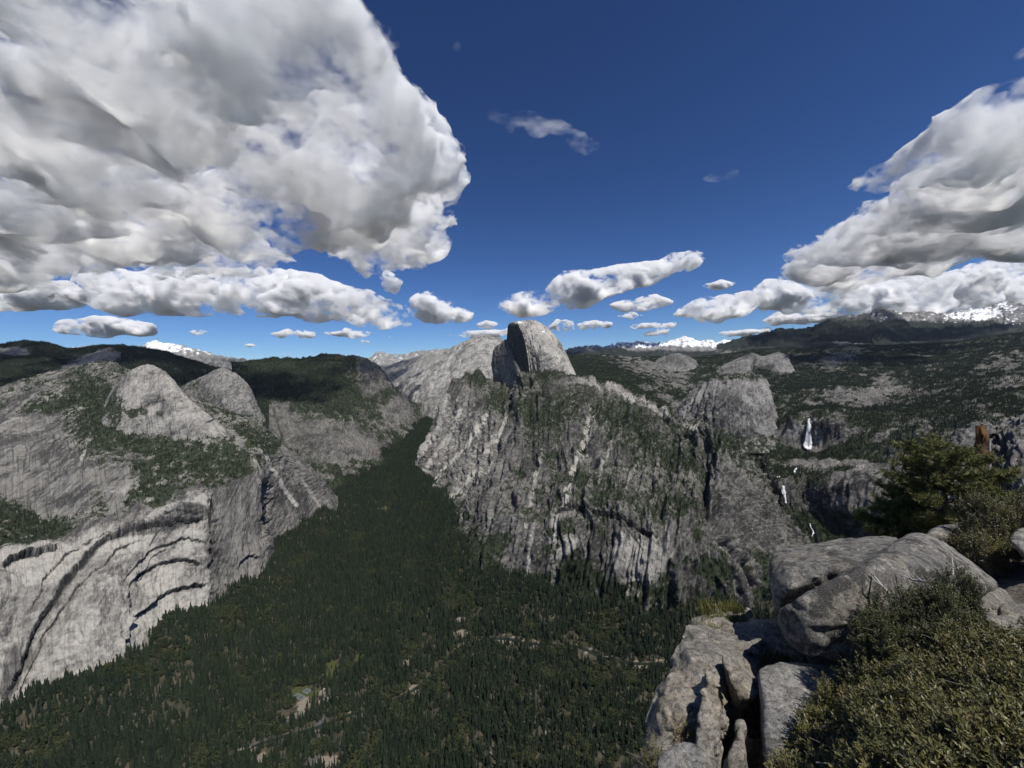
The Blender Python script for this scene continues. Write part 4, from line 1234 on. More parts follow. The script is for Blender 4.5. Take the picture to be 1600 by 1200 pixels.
def rock(name, hulls, vox, mat, seed, k=36.0, amp=(0.06, 0.025), lam=(0.9, 0.22), gap=0.0, grooves=(), chip=0.05, **meta):
    """A rock from one or more convex lumps given by world points, worn round and rough."""
    P_ = [[np.array(p, dtype=float) for p in h] for h in hulls]
    allp = np.array([p for h in P_ for p in h])
    lo, hi = allp.min(0) - 0.35, allp.max(0) + 0.35
    ax = [np.arange(lo[i], hi[i] + vox, vox) for i in range(3)]
    X = np.stack(np.meshgrid(*ax, indexing='ij'), -1)
    fs = [hull_sdf(X, hull_planes(h), k, -gap * 0.5 if len(hulls) > 1 else 0.0) for h in P_]
    f = fs[0]
    for g in fs[1:]: f = np.maximum(f, g)
    m = np.abs(f) < 0.5
    x, y, z = X[m][:, 0], X[m][:, 1], X[m][:, 2]
    n = amp[0] * fbm(x / lam[0], y / lam[0], z / lam[0], 3, seed) + amp[1] * fbm(x / lam[1], y / lam[1], z / lam[1], 3, seed + 4)
    n = n - amp[0] * 0.55 * sstep(0.80, 0.97, ridged(x / lam[0] * 0.8, y / lam[0] * 0.8, z / lam[0] * 1.8, 2, seed + 8))
    # flat chipped facets: cells shifted in and out
    cs = lam[0] * 0.75
    wx, wy, wz = x / cs + 0.35 * perlin(x / cs, y / cs, z / cs, seed + 50), y / cs + 0.35 * perlin(y / cs, z / cs, x / cs, seed + 51), z / cs * 1.5
    hsh = _hash(np.floor(wx).astype(np.int64), np.floor(wy).astype(np.int64), np.floor(wz).astype(np.int64), seed).astype(np.float64) / 4294967295.0
    n = n + chip * (hsh - 0.5)
    for line, w, dep in grooves:
        d = np.full(x.shape, 1e9)
        L = [np.array(q) for q in line]
        for a, b in zip(L[:-1], L[1:]):
            ab = b - a
            pa = np.stack([x, y, z], -1) - a
            t = np.clip(pa @ ab / (ab @ ab), 0, 1)
            d = np.minimum(d, np.linalg.norm(pa - t[:, None] * ab, axis=1))
        n = n - dep * np.exp(-(d / w) ** 2)
    f[m] += n
    f[0] = f[-1] = -1; f[:, 0] = f[:, -1] = -1; f[:, :, 0] = f[:, :, -1] = -1
    V, F = surface_nets(f)
    V = V * vox + lo
    return link(name, mesh_np(name, V, F, [mat]), **meta)


def PP(*pts): return [P(*p) for p in pts]


def down(pts, dz): return [np.array(p) + np.array([0, 0, dz]) for p in pts]


# big cracked boulder: a back lobe and a front lobe
_lobeA = PP((1200, 872, 8.2), (1197, 905, 7.4), (1206, 950, 7.2), (1222, 858, 8.6), (1262, 846, 9.2), (1310, 841, 9.6), (1365, 836, 9.8), (1400, 842, 9.6), (1230, 925, 6.55), (1290, 903, 6.5), (1345, 880, 6.6), (1400, 850, 7.6), (1226, 882, 6.95), (1300, 872, 6.95),
            (1212, 985, 7.6), (1300, 980, 8.5), (1400, 960, 9.0), (1230, 960, 9.5), (1380, 900, 11.0))
_lobeB = PP((1206, 962, 6.7), (1222, 1000, 6.35), (1250, 1024, 6.1), (1300, 1033, 5.95), (1350, 1030, 5.9), (1420, 1015, 5.9), (1212, 948, 6.35), (1250, 928, 6.1), (1330, 892, 6.0), (1372, 866, 6.35), (1440, 880, 6.25), (1490, 895, 6.5), (1398, 842, 7.4), (1422, 831, 8.1), (1450, 826, 8.3),
            (1476, 845, 8.2), (1502, 862, 8.2), (1530, 884, 8.1), (1560, 908, 7.9), (1558, 918, 7.3), (1500, 940, 6.4), (1440, 950, 5.95), (1350, 975, 5.75), (1270, 985, 5.9),
            (1250, 1012, 7.6), (1400, 1000, 8.0), (1540, 930, 8.6), (1450, 880, 9.6))
rock('boulder', [_lobeA, _lobeB], 0.04, M_BOULDER, 5, k=30.0, gap=0.05, amp=(0.06, 0.022), chip=0.02, grooves=[(PP((1275, 985, 5.95), (1300, 990, 5.85), (1330, 983, 5.85)), 0.05, 0.14), (PP((1300, 1008, 5.9), (1345, 1002, 5.85)), 0.03, 0.08)],
     label='huge grey lichen-spotted boulder with a long diagonal crack, above the cliff edge', category='boulder')
_wedge = PP((1500, 925, 7.2), (1562, 915, 7.6), (1535, 950, 6.7), (1585, 942, 7.3), (1490, 960, 6.3), (1540, 975, 6.5), (1600, 965, 7.2), (1580, 935, 9.0), (1500, 935, 8.8), (1520, 1000, 7.5))
rock('rock_slab', [_wedge], 0.05, M_LEDGE, 9, label='layered tan rock wedged under the right end of the cracked boulder', category='rock')
_tan = PP((1540, 962, 6.4), (1590, 938, 7.4), (1680, 960, 7.6), (1690, 1010, 5.9), (1600, 995, 5.8), (1560, 990, 6.0), (1600, 1060, 6.8), (1690, 1060, 6.5))
rock('rock_slab', [_tan], 0.06, M_LEDGE, 10, label='smooth tan rock at the right edge above the olive brush', category='rock')
# pale slab in front of the boulder with the dark cleft on its left
_s = [P(1186, 1046, 6.05), P(1230, 1038, 6.3), P(1345, 1036, 6.2), P(1420, 1050, 6.1), P(1440, 1215, 4.5), P(1200, 1225, 4.45), P(1194, 1130, 5.1)]
rock('rock_slab', [_s + down(_s, -3.6)], 0.05, M_SLABN, 15, k=50.0, amp=(0.035, 0.012), label='flat pale rock slab in front of the cracked boulder', category='rock')
# ledge on the left that runs back under the boulder
_l = [P(1064, 992, 7.25), P(1085, 972, 7.9), P(1130, 966, 8.2), P(1260, 966, 8.4), P(1260, 1035, 6.9), P(1180, 1035, 6.75), P(1120, 1030, 6.55), P(1080, 1028, 6.55)]
_lb = [P(1010, 1165, 5.9), P(1040, 1170, 5.55), P(1075, 1165, 5.5), P(1105, 1090, 6.2)]
rock('rock_ledge', [_l + down(_l, -1.2) + [P(1020, 1150, 6.0), P(1050, 1150, 5.75), P(1085, 1110, 6.0), P(1200, 1150, 6.6)],
                    [P(1050, 1050, 6.5), P(1078, 1035, 6.55), P(1104, 1060, 6.2), P(1092, 1110, 6.0), P(1075, 1180, 5.5), P(1030, 1200, 5.3), P(985, 1260, 5.2), P(1070, 1260, 4.9), P(1010, 1120, 6.3), P(1040, 1080, 7.0), P(1150, 1150, 7.0), P(1100, 1260, 6.5)]],
     0.032, M_LEDGE, 19, k=80.0, amp=(0.05, 0.02), lam=(0.7, 0.16), chip=0.09, label='sunlit tan rock ledge hanging over the valley left of the boulder', category='rock ledge')
_f = [P(1086, 972, 9.3), P(1092, 950, 9.6), P(1130, 948, 9.8), P(1172, 950, 9.9), P(1180, 972, 9.5), P(1120, 985, 9.0), P(1090, 985, 9.0)]
rock('rock_block', [_f + down(_f, -1.5)], 0.05, M_LEDGE, 21, k=40.0, amp=(0.14, 0.05), lam=(0.5, 0.15), label='broken pale rock block at the far end of the ledge, grass on top', category='rock')
# upright fins in the cleft
_f1 = [P(1126, 1012, 6.3), P(1136, 1020, 6.5), P(1160, 1046, 6.4), P(1186, 1066, 6.2), P(1186, 1078, 6.0), P(1172, 1090, 5.9), P(1150, 1088, 5.95), P(1138, 1060, 6.05), P(1128, 1030, 6.15), P(1150, 1040, 6.8), P(1180, 1100, 6.6), P(1150, 1140, 6.3)]
rock('rock_fin', [_f1], 0.03, M_LEDGE, 25, k=60.0, amp=(0.03, 0.015), lam=(0.4, 0.12), label='pointed rock fin leaning right over the dark cleft', category='rock')
_f2 = [P(1106, 1040, 6.1), P(1116, 1036, 6.2), P(1122, 1050, 6.0), P(1128, 1090, 5.6), P(1128, 1130, 5.3), P(1122, 1170, 5.0), P(1092, 1180, 5.0), P(1090, 1120, 5.4), P(1098, 1080, 5.7), P(1120, 1260, 4.8), P(1085, 1260, 4.8), P(1118, 1150, 5.9), P(1112, 1060, 6.5)]
rock('rock_fin', [_f2], 0.03, M_LEDGE, 27, k=60.0, amp=(0.04, 0.02), lam=(0.4, 0.12), label='tall narrow rock fin standing in the cleft left of the pale slab', category='rock')
_f3 = [P(1128, 1078, 5.95), P(1136, 1082, 6.0), P(1140, 1110, 5.75), P(1134, 1128, 5.6), P(1124, 1110, 5.7), P(1135, 1150, 5.9), P(1125, 1160, 5.8)]
rock('rock_fin', [_f3], 0.025, M_LEDGE, 28, k=24.0, amp=(0.04, 0.02), lam=(0.3, 0.1), label='small thin rock blade between the two fins', category='rock')
_f4 = [P(1150, 1122, 5.5), P(1162, 1126, 5.45), P(1166, 1160, 5.15), P(1168, 1260, 4.7), P(1132, 1260, 4.7), P(1140, 1180, 5.0), P(1160, 1170, 5.8), P(1150, 1260, 5.5)]
rock('rock_fin', [_f4], 0.03, M_LEDGE, 29, k=40.0, amp=(0.05, 0.02), lam=(0.3, 0.1), label='narrow rock pillar at the bottom edge beside the dark cleft', category='rock')
_f5 = [P(1028, 1196, 4.7), P(1045, 1166, 4.9), P(1074, 1156, 4.95), P(1104, 1174, 4.75), P(1118, 1204, 4.5), P(1110, 1270, 4.3), P(1025, 1270, 4.4), P(1040, 1200, 5.4), P(1100, 1200, 5.3)]
rock('boulder', [_f5], 0.035, M_SLABN, 31, k=40.0, amp=(0.05, 0.02), lam=(0.5, 0.12), label='rounded pale rock at the bottom edge below the ledge', category='boulder')
_f6 = [P(975, 1215, 5.6), P(1005, 1165, 6.0), P(1035, 1140, 6.2), P(1050, 1180, 5.7), P(1030, 1240, 5.2), P(980, 1260, 5.3), P(1040, 1200, 6.8), P(1000, 1250, 6.3)]
rock('boulder', [_f6], 0.045, M_BOULDER, 33, k=40.0, amp=(0.06, 0.03), label='dark rock at the bottom edge, furthest left of the foreground', category='boulder')
# rocks behind the boulder on the right
_g1 = [P(1448, 832, 9.6), P(1470, 822, 10.5), P(1508, 815, 11.0), P(1510, 826, 10.6), P(1480, 836, 9.6), P(1475, 870, 9.8), P(1530, 860, 10.4)]
rock('rock_block', [_g1 + down(_g1, -0.9)], 0.06, M_BOULDER, 35, label='flat topped grey rock just behind the boulder peak', category='rock')
_g2 = [P(1578, 838, 8.2), P(1600, 818, 8.8), P(1680, 815, 9.2), P(1690, 860, 8.0), P(1605, 868, 7.8), P(1590, 852, 7.9), P(1640, 900, 8.6)]
rock('boulder', [_g2], 0.06, M_BOULDER, 37, label='grey boulder cut by the right edge above the dark hollow', category='boulder')
_g3 = [P(1545, 920, 9.5), P(1620, 900, 9.8), P(1700, 900, 9.8), P(1700, 980, 8.8), P(1560, 970, 8.9), P(1620, 990, 10.4), P(1560, 900, 10.8)]
rock('boulder', [_g3], 0.08, M_BOULDER, 39, label='dark rock in the hollow behind the boulder on the right', category='boulder')

# ------------------------------------------------------------------ ground of the viewpoint
_cp = np.array([(0, 0, -1.7), (1.5, 0.4, -1.8), (2.75, 2.2, -2.85), (2.0, 3.3, -6.5), (2.9, 4.3, -5.4), (2.2, 4.6, -8.0), (2.6, 6.0, -8.5), (3.7, 5.5, -5.5), (5, 5.6, -4.75), (6.5, 5.2, -4.0), (4.5, 7.5, -5.6), (7, 8, -5.2), (9, 9, -5.2), (12, 12, -6.2),
                (14, 9, -4.6), (4, 10, -8.5), (6, 10.5, -7.2), (8.5, 11.5, -7.0), (10, 3, -2.9), (14, 6, -3.4), (14, 16, -9), (3, 13, -16), (0, 3, -9), (-2, 0, -6), (0.8, 1.6, -4.5), (8, 14, -11), (1.2, 6, -15), (1.5, 8.5, -17), (0, 8, -20), (-3, 5, -20),
                (3, -3, -1.6), (-3, -3, -4), (10, -3, -1.6), (16, 0, -2.4), (16, 13, -7), (12, 17, -13), (2.8, 9.5, -13)], dtype=float)


def _tps(r2): return np.where(r2 > 0, r2 * np.log(r2 + 1e-9), 0)


_D = ((_cp[:, None, :2] - _cp[None, :, :2]) ** 2).sum(-1)
_n = len(_cp)
_A = np.zeros((_n + 3, _n + 3)); _A[:_n, :_n] = _tps(_D) + np.eye(_n) * 0.02
_A[:_n, _n] = 1; _A[:_n, _n + 1:] = _cp[:, :2]; _A[_n, :_n] = 1; _A[_n + 1:, :_n] = _cp[:, :2].T
_W = np.linalg.solve(_A, np.concatenate([_cp[:, 2], [0, 0, 0]]))


def hill_z(x, y):
    s = _W[_n] + _W[_n + 1] * x + _W[_n + 2] * y
    for i in range(_n): s = s + _W[i] * _tps((x - _cp[i, 0]) ** 2 + (y - _cp[i, 1]) ** 2)
    return s


_xs = np.linspace(-4, 18, 140); _ys = np.linspace(-5, 17, 140)
_X, _Y = np.meshgrid(_xs, _ys)
_Z = hill_z(_X, _Y) + 0.10 * fbm(_X / 0.9, _Y / 0.9, 0 * _X, 4, 400)
M_SOIL = near_rock('gravel_ground', (0.12, 0.105, 0.085), (0.26, 0.225, 0.175), 0.4)
link('viewpoint_ground', mesh_np('viewpoint_ground', np.stack([_X, _Y, _Z], -1).reshape(-1, 3), grid_faces(140, 140), [M_SOIL]), kind='structure')

# ------------------------------------------------------------------ plants at the viewpoint
def tube(V, F, path, r0, r1, k=5):
    """Add a tapering tube along points to vertex and face lists."""
    path = [np.array(p, dtype=float) for p in path]
    o = len(V); n = len(path)
    for i, p in enumerate(path):
        t = path[min(i + 1, n - 1)] - path[max(i - 1, 0)]
        t = t / (np.linalg.norm(t) + 1e-9)
        a = np.cross(t, [0.31, 0.17, 0.93]); a /= np.linalg.norm(a) + 1e-9
        b = np.cross(t, a)
        r = r0 + (r1 - r0) * i / (n - 1)
        for j in range(k):
            q = 2 * math.pi * j / k
            V.append(tuple(p + r * (math.cos(q) * a + math.sin(q) * b)))
    for i in range(n - 1):
        for j in range(k):
            F.append((o + i * k + j, o + i * k + (j + 1) % k, o + (i + 1) * k + (j + 1) % k, o + (i + 1) * k + j))


def pyd(name, V, F, mats, smooth=False):
    me = bpy.data.meshes.new(name)
    me.from_pydata([tuple(map(float, v)) for v in V], [], F)
    for m in mats: me.materials.append(m)
    if smooth: me.polygons.foreach_set('use_smooth', np.ones(len(me.polygons), dtype=bool))
    me.update()
    return me


def glossy_leaf(name, a, b, c, rough=0.45):
    N = NT(name)
    r = N.n('ObjectInfo').outputs['Random']
    geo = N.n('NewGeometry')
    t = N.noise(geo.outputs['Position'], 1.6, 3, 0.6)
    f = N.noise(geo.outputs['Position'], 40.0, 2, 0.6)
    col = N.mix(N.ramp(t, 0.35, 0.65), a, b)
    col = N.mix(N.ramp(r, 0.55, 1.0), col, c)
    col = N.mix(N.math('MULTIPLY', f, 0.5), col, tuple(x * 0.55 for x in a))
    N.bsdf(col, rough, None, 0.35)
    return N.m


M_LEAF = glossy_leaf('olive_leaves', (0.075, 0.080, 0.023), (0.120, 0.112, 0.036), (0.18, 0.15, 0.055))
M_LEAF2 = glossy_leaf('dark_leaves', (0.042, 0.052, 0.016), (0.065, 0.072, 0.023), (0.095, 0.092, 0.032))
M_NEEDLE = glossy_leaf('pine_needles', (0.120, 0.138, 0.042), (0.185, 0.188, 0.062), (0.25, 0.23, 0.085), 0.55)
M_TWIG = bark_material('grey_twigs', (0.14, 0.12, 0.105), (0.30, 0.27, 0.24), 30.0)
M_DEAD = bark_material('bleached_wood', (0.26, 0.24, 0.22), (0.48, 0.46, 0.43), 25.0)
M_PBARK = bark_material('pine_bark', (0.06, 0.045, 0.035), (0.16, 0.12, 0.09), 14.0)


def sprig_mesh(name, seed, mat, n=12, length=0.13, leaf=0.026, wide=0.42):
    r = random.Random(seed)
    V, F = [], []
    tube(V, F, [(0, 0, -length * 0.9), (r.uniform(-.01, .01), r.uniform(-.01, .01), 0), (r.uniform(-.012, .012), r.uniform(-.012, .012), length)], 0.0022, 0.001, 3)
    nb = len(F)
    for i in range(n):
        z = length * (i + 0.6) / n
        a = i * 2.4 + r.uniform(-.4, .4)
        d = np.array([math.cos(a) * 0.75, math.sin(a) * 0.75, r.uniform(0.35, 1.0)]); d /= np.linalg.norm(d)
        s = np.cross(d, [0, 0, 1]); s /= np.linalg.norm(s)
        u = np.cross(s, d)
        L = leaf * r.uniform(0.75, 1.25); w = L * wide
        b = np.array([0, 0, z]) + d * 0.004
        o = len(V)
        V += [tuple(b), tuple(b + d * L * .5 + s * w * .5 + u * w * .12), tuple(b + d * L), tuple(b + d * L * .5 - s * w * .5 + u * w * .12), tuple(b + d * L * .5 - u * w * .08)]
        F += [(o, o + 1, o + 4), (o + 1, o + 2, o + 4), (o + 2, o + 3, o + 4), (o + 3, o, o + 4)]
    me = pyd(name, V, F, [M_TWIG, mat])
    me.polygons.foreach_set('material_index', [0] * nb + [1] * (len(F) - nb))
    return me


def tuft_mesh(name, seed, mat, n=46, L=0.075):
    """Bundle of pine needles at a twig end."""
    r = random.Random(seed)
    V, F = [], []
    for i in range(n):
        a = r.uniform(0, 6.28); e = r.uniform(-0.15, 1.25)
        d = np.array([math.cos(a) * math.cos(e), math.sin(a) * math.cos(e), math.sin(e)])
        b = np.array([0, 0, r.uniform(-0.06, 0.03)])
        s = np.cross(d, [r.gauss(0, 1), r.gauss(0, 1), r.gauss(0, 1)]); s /= np.linalg.norm(s) + 1e-9
        l = L * r.uniform(0.7, 1.2); w = 0.0055
        o = len(V)
        V += [tuple(b + s * w), tuple(b - s * w), tuple(b + d * l)]
        F.append((o, o + 1, o + 2))
    return pyd(name, V, F, [mat])


def instancer(name, parent, pts, rots, sizes, protos, label=None):
    """Leaf sprigs too many to count: points that carry the sprig shapes."""
    me = bpy.data.meshes.new(name)
    me.vertices.add(len(pts)); me.vertices.foreach_set('co', np.asarray(pts, dtype=np.float32).ravel())
    a = me.attributes.new('size', 'FLOAT', 'POINT'); a.data.foreach_set('value', np.asarray(sizes, dtype=np.float32))
    a = me.attributes.new('kind', 'INT', 'POINT'); a.data.foreach_set('value', rng.integers(0, len(protos), len(pts)).astype(np.int32))
    a = me.attributes.new('turn', 'FLOAT_VECTOR', 'POINT'); a.data.foreach_set('vector', np.asarray(rots, dtype=np.float32).ravel())
    o = link(name, me, parent=parent, kind='stuff', label=label)
    ng = bpy.data.node_groups.new(name, 'GeometryNodeTree')
    ng.interface.new_socket('Geometry', in_out='INPUT', socket_type='NodeSocketGeometry')
    ng.interface.new_socket('Geometry', in_out='OUTPUT', socket_type='NodeSocketGeometry')
    N, Lk = ng.nodes, ng.links
    gi, go = N.new('NodeGroupInput'), N.new('NodeGroupOutput')
    iop = N.new('GeometryNodeInstanceOnPoints'); join = N.new('GeometryNodeJoinGeometry')
    for obj in reversed(protos):
        oi = N.new('GeometryNodeObjectInfo'); oi.inputs['Object'].default_value = obj; oi.transform_space = 'ORIGINAL'
        g2 = N.new('GeometryNodeGeometryToInstance')
        Lk.new(oi.outputs['Geometry'], g2.inputs[0]); Lk.new(g2.outputs[0], join.inputs[0])
    def attr(n, t):
        q = N.new('GeometryNodeInputNamedAttribute'); q.data_type = t; q.inputs['Name'].default_value = n
        return q.outputs['Attribute']
    sx = N.new('ShaderNodeCombineXYZ'); s_ = attr('size', 'FLOAT')
    for k in range(3): Lk.new(s_, sx.inputs[k])
    Lk.new(gi.outputs[0], iop.inputs['Points']); Lk.new(join.outputs[0], iop.inputs['Instance'])
    iop.inputs['Pick Instance'].default_value = True
    Lk.new(attr('kind', 'INT'), iop.inputs['Instance Index'])
    e2r = N.new('FunctionNodeEulerToRotation'); Lk.new(attr('turn', 'FLOAT_VECTOR'), e2r.inputs[0])
    Lk.new(e2r.outputs[0], iop.inputs['Rotation']); Lk.new(sx.outputs[0], iop.inputs['Scale'])
    Lk.new(iop.outputs[0], go.inputs[0])
    o.modifiers.new('leaves', 'NODES').node_group = ng
    return o


def bush(label, canopy, n, mat, seed, lean=(-0.35, 0.0), size=1.0, lump=0.14, deep=0.28, leaf=0.026, twigs=40, holes=0.35):
    """A low bush: sprigs over a lumpy canopy laid through control columns, twigs beneath."""
    G, U, V = loft(canopy, 90, 90, None, None)
    Nn = normals_of(G)
    Nn = Nn * np.sign(Nn[..., 2:3] + 1e-6)
    h = fbm(G[..., 0] / 0.55, G[..., 1] / 0.55, G[..., 2] / 0.55, 3, seed)
    G = G + Nn * (lump * h)[..., None] + np.array([0, 0, 1]) * (0.5 * lump * h)[..., None]
    root = bpy.data.objects.new('bush', None); COL.objects.link(root)
    c = G[45, 45] - np.array([0, 0, 0.5])
    root.location = c
    root['label'] = label; root['category'] = 'bush'; root['group'] = 'brush at the viewpoint'
    a, b, d = G[:-1, :-1], G[:-1, 1:], G[1:, :-1]
    area = np.linalg.norm(np.cross(b - a, d - a), axis=-1)
    dist = np.linalg.norm(a, axis=-1)
    thin = fbm(a[..., 0] / 0.35, a[..., 1] / 0.35, a[..., 2] / 0.35, 3, seed + 40)
    w = area / dist ** 1.2 * (1 - holes * sstep(0.15, 0.40, thin))
    idx = rng.choice(w.size, n, p=(w / w.sum()).ravel())
    pos = a.reshape(-1, 3)[idx] + (b - a).reshape(-1, 3)[idx] * rng.random((n, 1)) + (d - a).reshape(-1, 3)[idx] * rng.random((n, 1))
    pos[:, 2] -= deep * rng.random(n) ** 1.6
    pos += rng.normal(0, 0.012, (n, 3))
    rots = np.stack([rng.normal(lean[1], 0.35, n), rng.normal(lean[0], 0.35, n), rng.uniform(0, 6.28, n)], 1)
    Vt, Ft = [], []
    for _ in range(twigs):
        i, j = rng.integers(5, 84, 2)
        p = G[i, j] - c
        q = p + np.array([rng.normal(0.12, 0.16), rng.normal(0, 0.16), -0.32])
        m = (p + q) / 2 + rng.normal(0, 0.06, 3)
        tip = p + np.array([rng.normal(-0.08, 0.08), rng.normal(0, 0.08), rng.uniform(-0.02, 0.10)])
        tube(Vt, Ft, [q, m, p, tip], 0.007, 0.002, 5)
    br = link('branches', pyd('branches', Vt, Ft, [M_TWIG]), parent=root)
    protos = []
    for k in range(3):
        o = link('sprig', sprig_mesh('sprig', seed * 10 + k, mat, 12 + k, 0.12 + 0.02 * k, leaf), parent=br)
        o.location = pos[k] - c
        protos.append(o)
    instancer('foliage', br, pos - c, rots, size * rng.uniform(0.7, 1.25, n), protos)
    return root


BRUSH = [
    [(1205, 1235, 4.35), (1212, 1195, 4.6), (1222, 1170, 4.8), (1238, 1148, 4.95)],
    [(1280, 1245, 3.7), (1275, 1185, 4.3), (1285, 1130, 4.95), (1300, 1092, 5.35)],
    [(1350, 1250, 3.1), (1350, 1165, 3.8), (1350, 1095, 4.6), (1352, 1040, 5.35)],
    [(1420, 1255, 2.7), (1420, 1155, 3.4), (1420, 1075, 4.2), (1420, 1010, 5.0)],
    [(1500, 1255, 2.4), (1500, 1155, 3.1), (1500, 1065, 3.9), (1500, 990, 4.9)],
    [(1600, 1260, 2.2), (1600, 1155, 2.8), (1600, 1065, 3.6), (1600, 988, 4.8)],
    [(1700, 1260, 2.0), (1700, 1155, 2.6), (1700, 1065, 3.4), (1700, 990, 4.6)]]
bush('wide olive green brush filling the bottom right corner', BRUSH, 12500, M_LEAF, 3, twigs=150, leaf=0.034, size=1.05, lump=0.2, holes=0.75)
BRUSH2 = [
    [(1342, 1015, 5.35), (1344, 990, 5.4), (1348, 968, 5.5), (1356, 955, 5.7)],
    [(1380, 1030, 5.0), (1380, 985, 5.15), (1382, 955, 5.35), (1385, 938, 5.6)],
    [(1425, 1030, 4.9), (1425, 980, 5.05), (1425, 945, 5.25), (1425, 925, 5.5)],
    [(1462, 1020, 4.9), (1464, 960, 5.05), (1468, 915, 5.2), (1472, 893, 5.4)],
    [(1500, 1010, 4.9), (1500, 965, 5.05), (1500, 930, 5.25), (1500, 908, 5.5)],
    [(1530, 1000, 5.0), (1530, 980, 5.15), (1530, 962, 5.35), (1528, 950, 5.6)]]
bush('dark green bush growing up the front of the cracked boulder', BRUSH2, 3600, M_LEAF2, 5, lean=(-0.1, 0.0), lump=0.16, deep=0.4, leaf=0.030, twigs=30, holes=0.6)
BRUSH3 = [
    [(1478, 850, 9.6), (1485, 835, 9.8), (1492, 822, 10.0)],
    [(1515, 872, 9.0), (1518, 835, 9.3), (1522, 800, 9.8)],
    [(1555, 885, 8.8), (1558, 830, 9.2), (1562, 782, 9.8)],
    [(1600, 850, 9.0), (1600, 810, 9.4), (1602, 768, 9.8)],
    [(1650, 850, 9.0), (1650, 800, 9.4), (1650, 760, 9.8)]]
bush('olive bush with bare grey twigs behind the boulder at the right edge', BRUSH3, 3800, M_LEAF, 7, lean=(-0.2, 0), lump=0.3, deep=0.5, size=1.5, leaf=0.028, twigs=60, holes=0.5)
BRUSH4 = [
    [(1018, 1160, 6.0), (1024, 1148, 6.1), (1032, 1138, 6.2)], [(1040, 1170, 5.7), (1042, 1150, 5.8), (1045, 1136, 6.0)], [(1062, 1170, 5.5), (1066, 1152, 5.6), (1070, 1138, 5.75)], [(1082, 1165, 5.4), (1085, 1150, 5.5), (1088, 1138, 5.6)]]
bush('small yellow green shrub in the gap between the lower rocks', BRUSH4, 420, M_LEAF, 9, lump=0.08, deep=0.2, twigs=8)
BRUSH5 = [
    [(985, 1225, 5.6), (1000, 1195, 5.8), (1012, 1170, 6.0)], [(1005, 1225, 5.3), (1016, 1195, 5.45), (1026, 1170, 5.6)], [(1022, 1225, 5.0), (1028, 1200, 5.1), (1034, 1175, 5.2)]]
bush('little olive shrub at the bottom edge, furthest left of the brush', BRUSH5, 260, M_LEAF, 11, lump=0.08, deep=0.15, twigs=6)


def pine(label, base, height, crown_r, n_br, seed, lean=(0, 0), skip=0.25):
    """A windswept pine: trunk, limbs and bundles of needles."""
    r = random.Random(seed)
    root = bpy.data.objects.new('pine_tree', None); COL.objects.link(root)
    root.location = base
    root['label'] = label; root['category'] = 'tree'
    V, F = [], []
    def axis(t): return np.array([lean[0] * t + 0.10 * math.sin(t * 5 + seed), lean[1] * t + 0.08 * math.cos(t * 4), height * t])
    tube(V, F, [axis(t) for t in np.linspace(0, 1, 12)], 0.13 * height / 4, 0.02, 8)
    link('trunk', pyd('trunk', V, F, [M_PBARK], True), parent=root)
    pts, rots, sz = [], [], []
    V, F = [], []
    for i in range(n_br):
        t = skip + (0.98 - skip) * (i + r.random()) / n_br
        a = i * 2.4 + r.uniform(-.5, .5)
        L = crown_r * (0.35 + 0.75 * math.sin(math.pi * min(1, (1.02 - t) / (1 - skip)) ** 0.75)) * r.uniform(0.6, 1.1)
        p0 = axis(t)
        d = np.array([math.cos(a), math.sin(a), r.uniform(0.0, 0.35)])
        path = [p0 + d * L * s + np.array([0, 0, 0.18 * L * s * s - 0.12 * L * s]) + (np.array([r.gauss(0, .03), r.gauss(0, .03), r.gauss(0, .03)]) if s else 0) for s in (0, .35, .7, 1.0)]
        tube(V, F, path, 0.028 * height / 4, 0.006, 4)
        for _ in range(int(34 * L / crown_r) + 8):
            s = r.uniform(0.25, 1.0)
            k = min(2, int(s * 3)); f = s * 3 - k
            p = path[k] * (1 - f) + path[k + 1] * f
            off = np.array([r.gauss(0, 1), r.gauss(0, 1), r.gauss(0.25, 0.6)]) * 0.11 * (0.6 + crown_r * 0.35)
            q = p + off
            if r.random() < 0.5: tube(V, F, [p, (p + q) / 2 + np.array([0, 0, -0.01]), q], 0.006, 0.003, 3)
            pts.append(q)
            dd = off / (np.linalg.norm(off) + 1e-6) * 0.5 + d * 0.5 + np.array([0, 0, 0.5])
            e = Vector(dd).to_track_quat('Z', 'Y').to_euler()
            rots.append((e.x, e.y, e.z)); sz.append(r.uniform(0.8, 1.5))
    br = link('branches', pyd('branches', V, F, [M_PBARK]), parent=root)
    protos = []
    for k in range(3):
        o = link('needle_tuft', tuft_mesh('needle_tuft', seed + k, M_NEEDLE), parent=br)
        o.location = pts[k]; protos.append(o)
    instancer('foliage', br, np.array(pts), np.array(rots), np.array(sz) * 1.7, protos)
    return root


pine('bushy green pine behind the boulder, its top below the far cliff', tuple(P(1478, 930, 13.0)), 4.75, 1.45, 60, 4, (-0.05, 0.2), 0.14)
pine('smaller dark pine left of the bushy pine behind the boulder', tuple(P(1412, 900, 14.0)), 2.6, 1.05, 34, 8, (-0.1, 0), 0.12)

def dead_branch(label, path, side, r0=0.014):
    V, F = [], []
    tube(V, F, path, r0, 0.003, 6)
    for s in side: tube(V, F, s, r0 * 0.6, 0.002, 5)
    return link('dead_branch', pyd('dead_branch', V, F, [M_DEAD], True), label=label, category='branch', group='bleached dead branches')


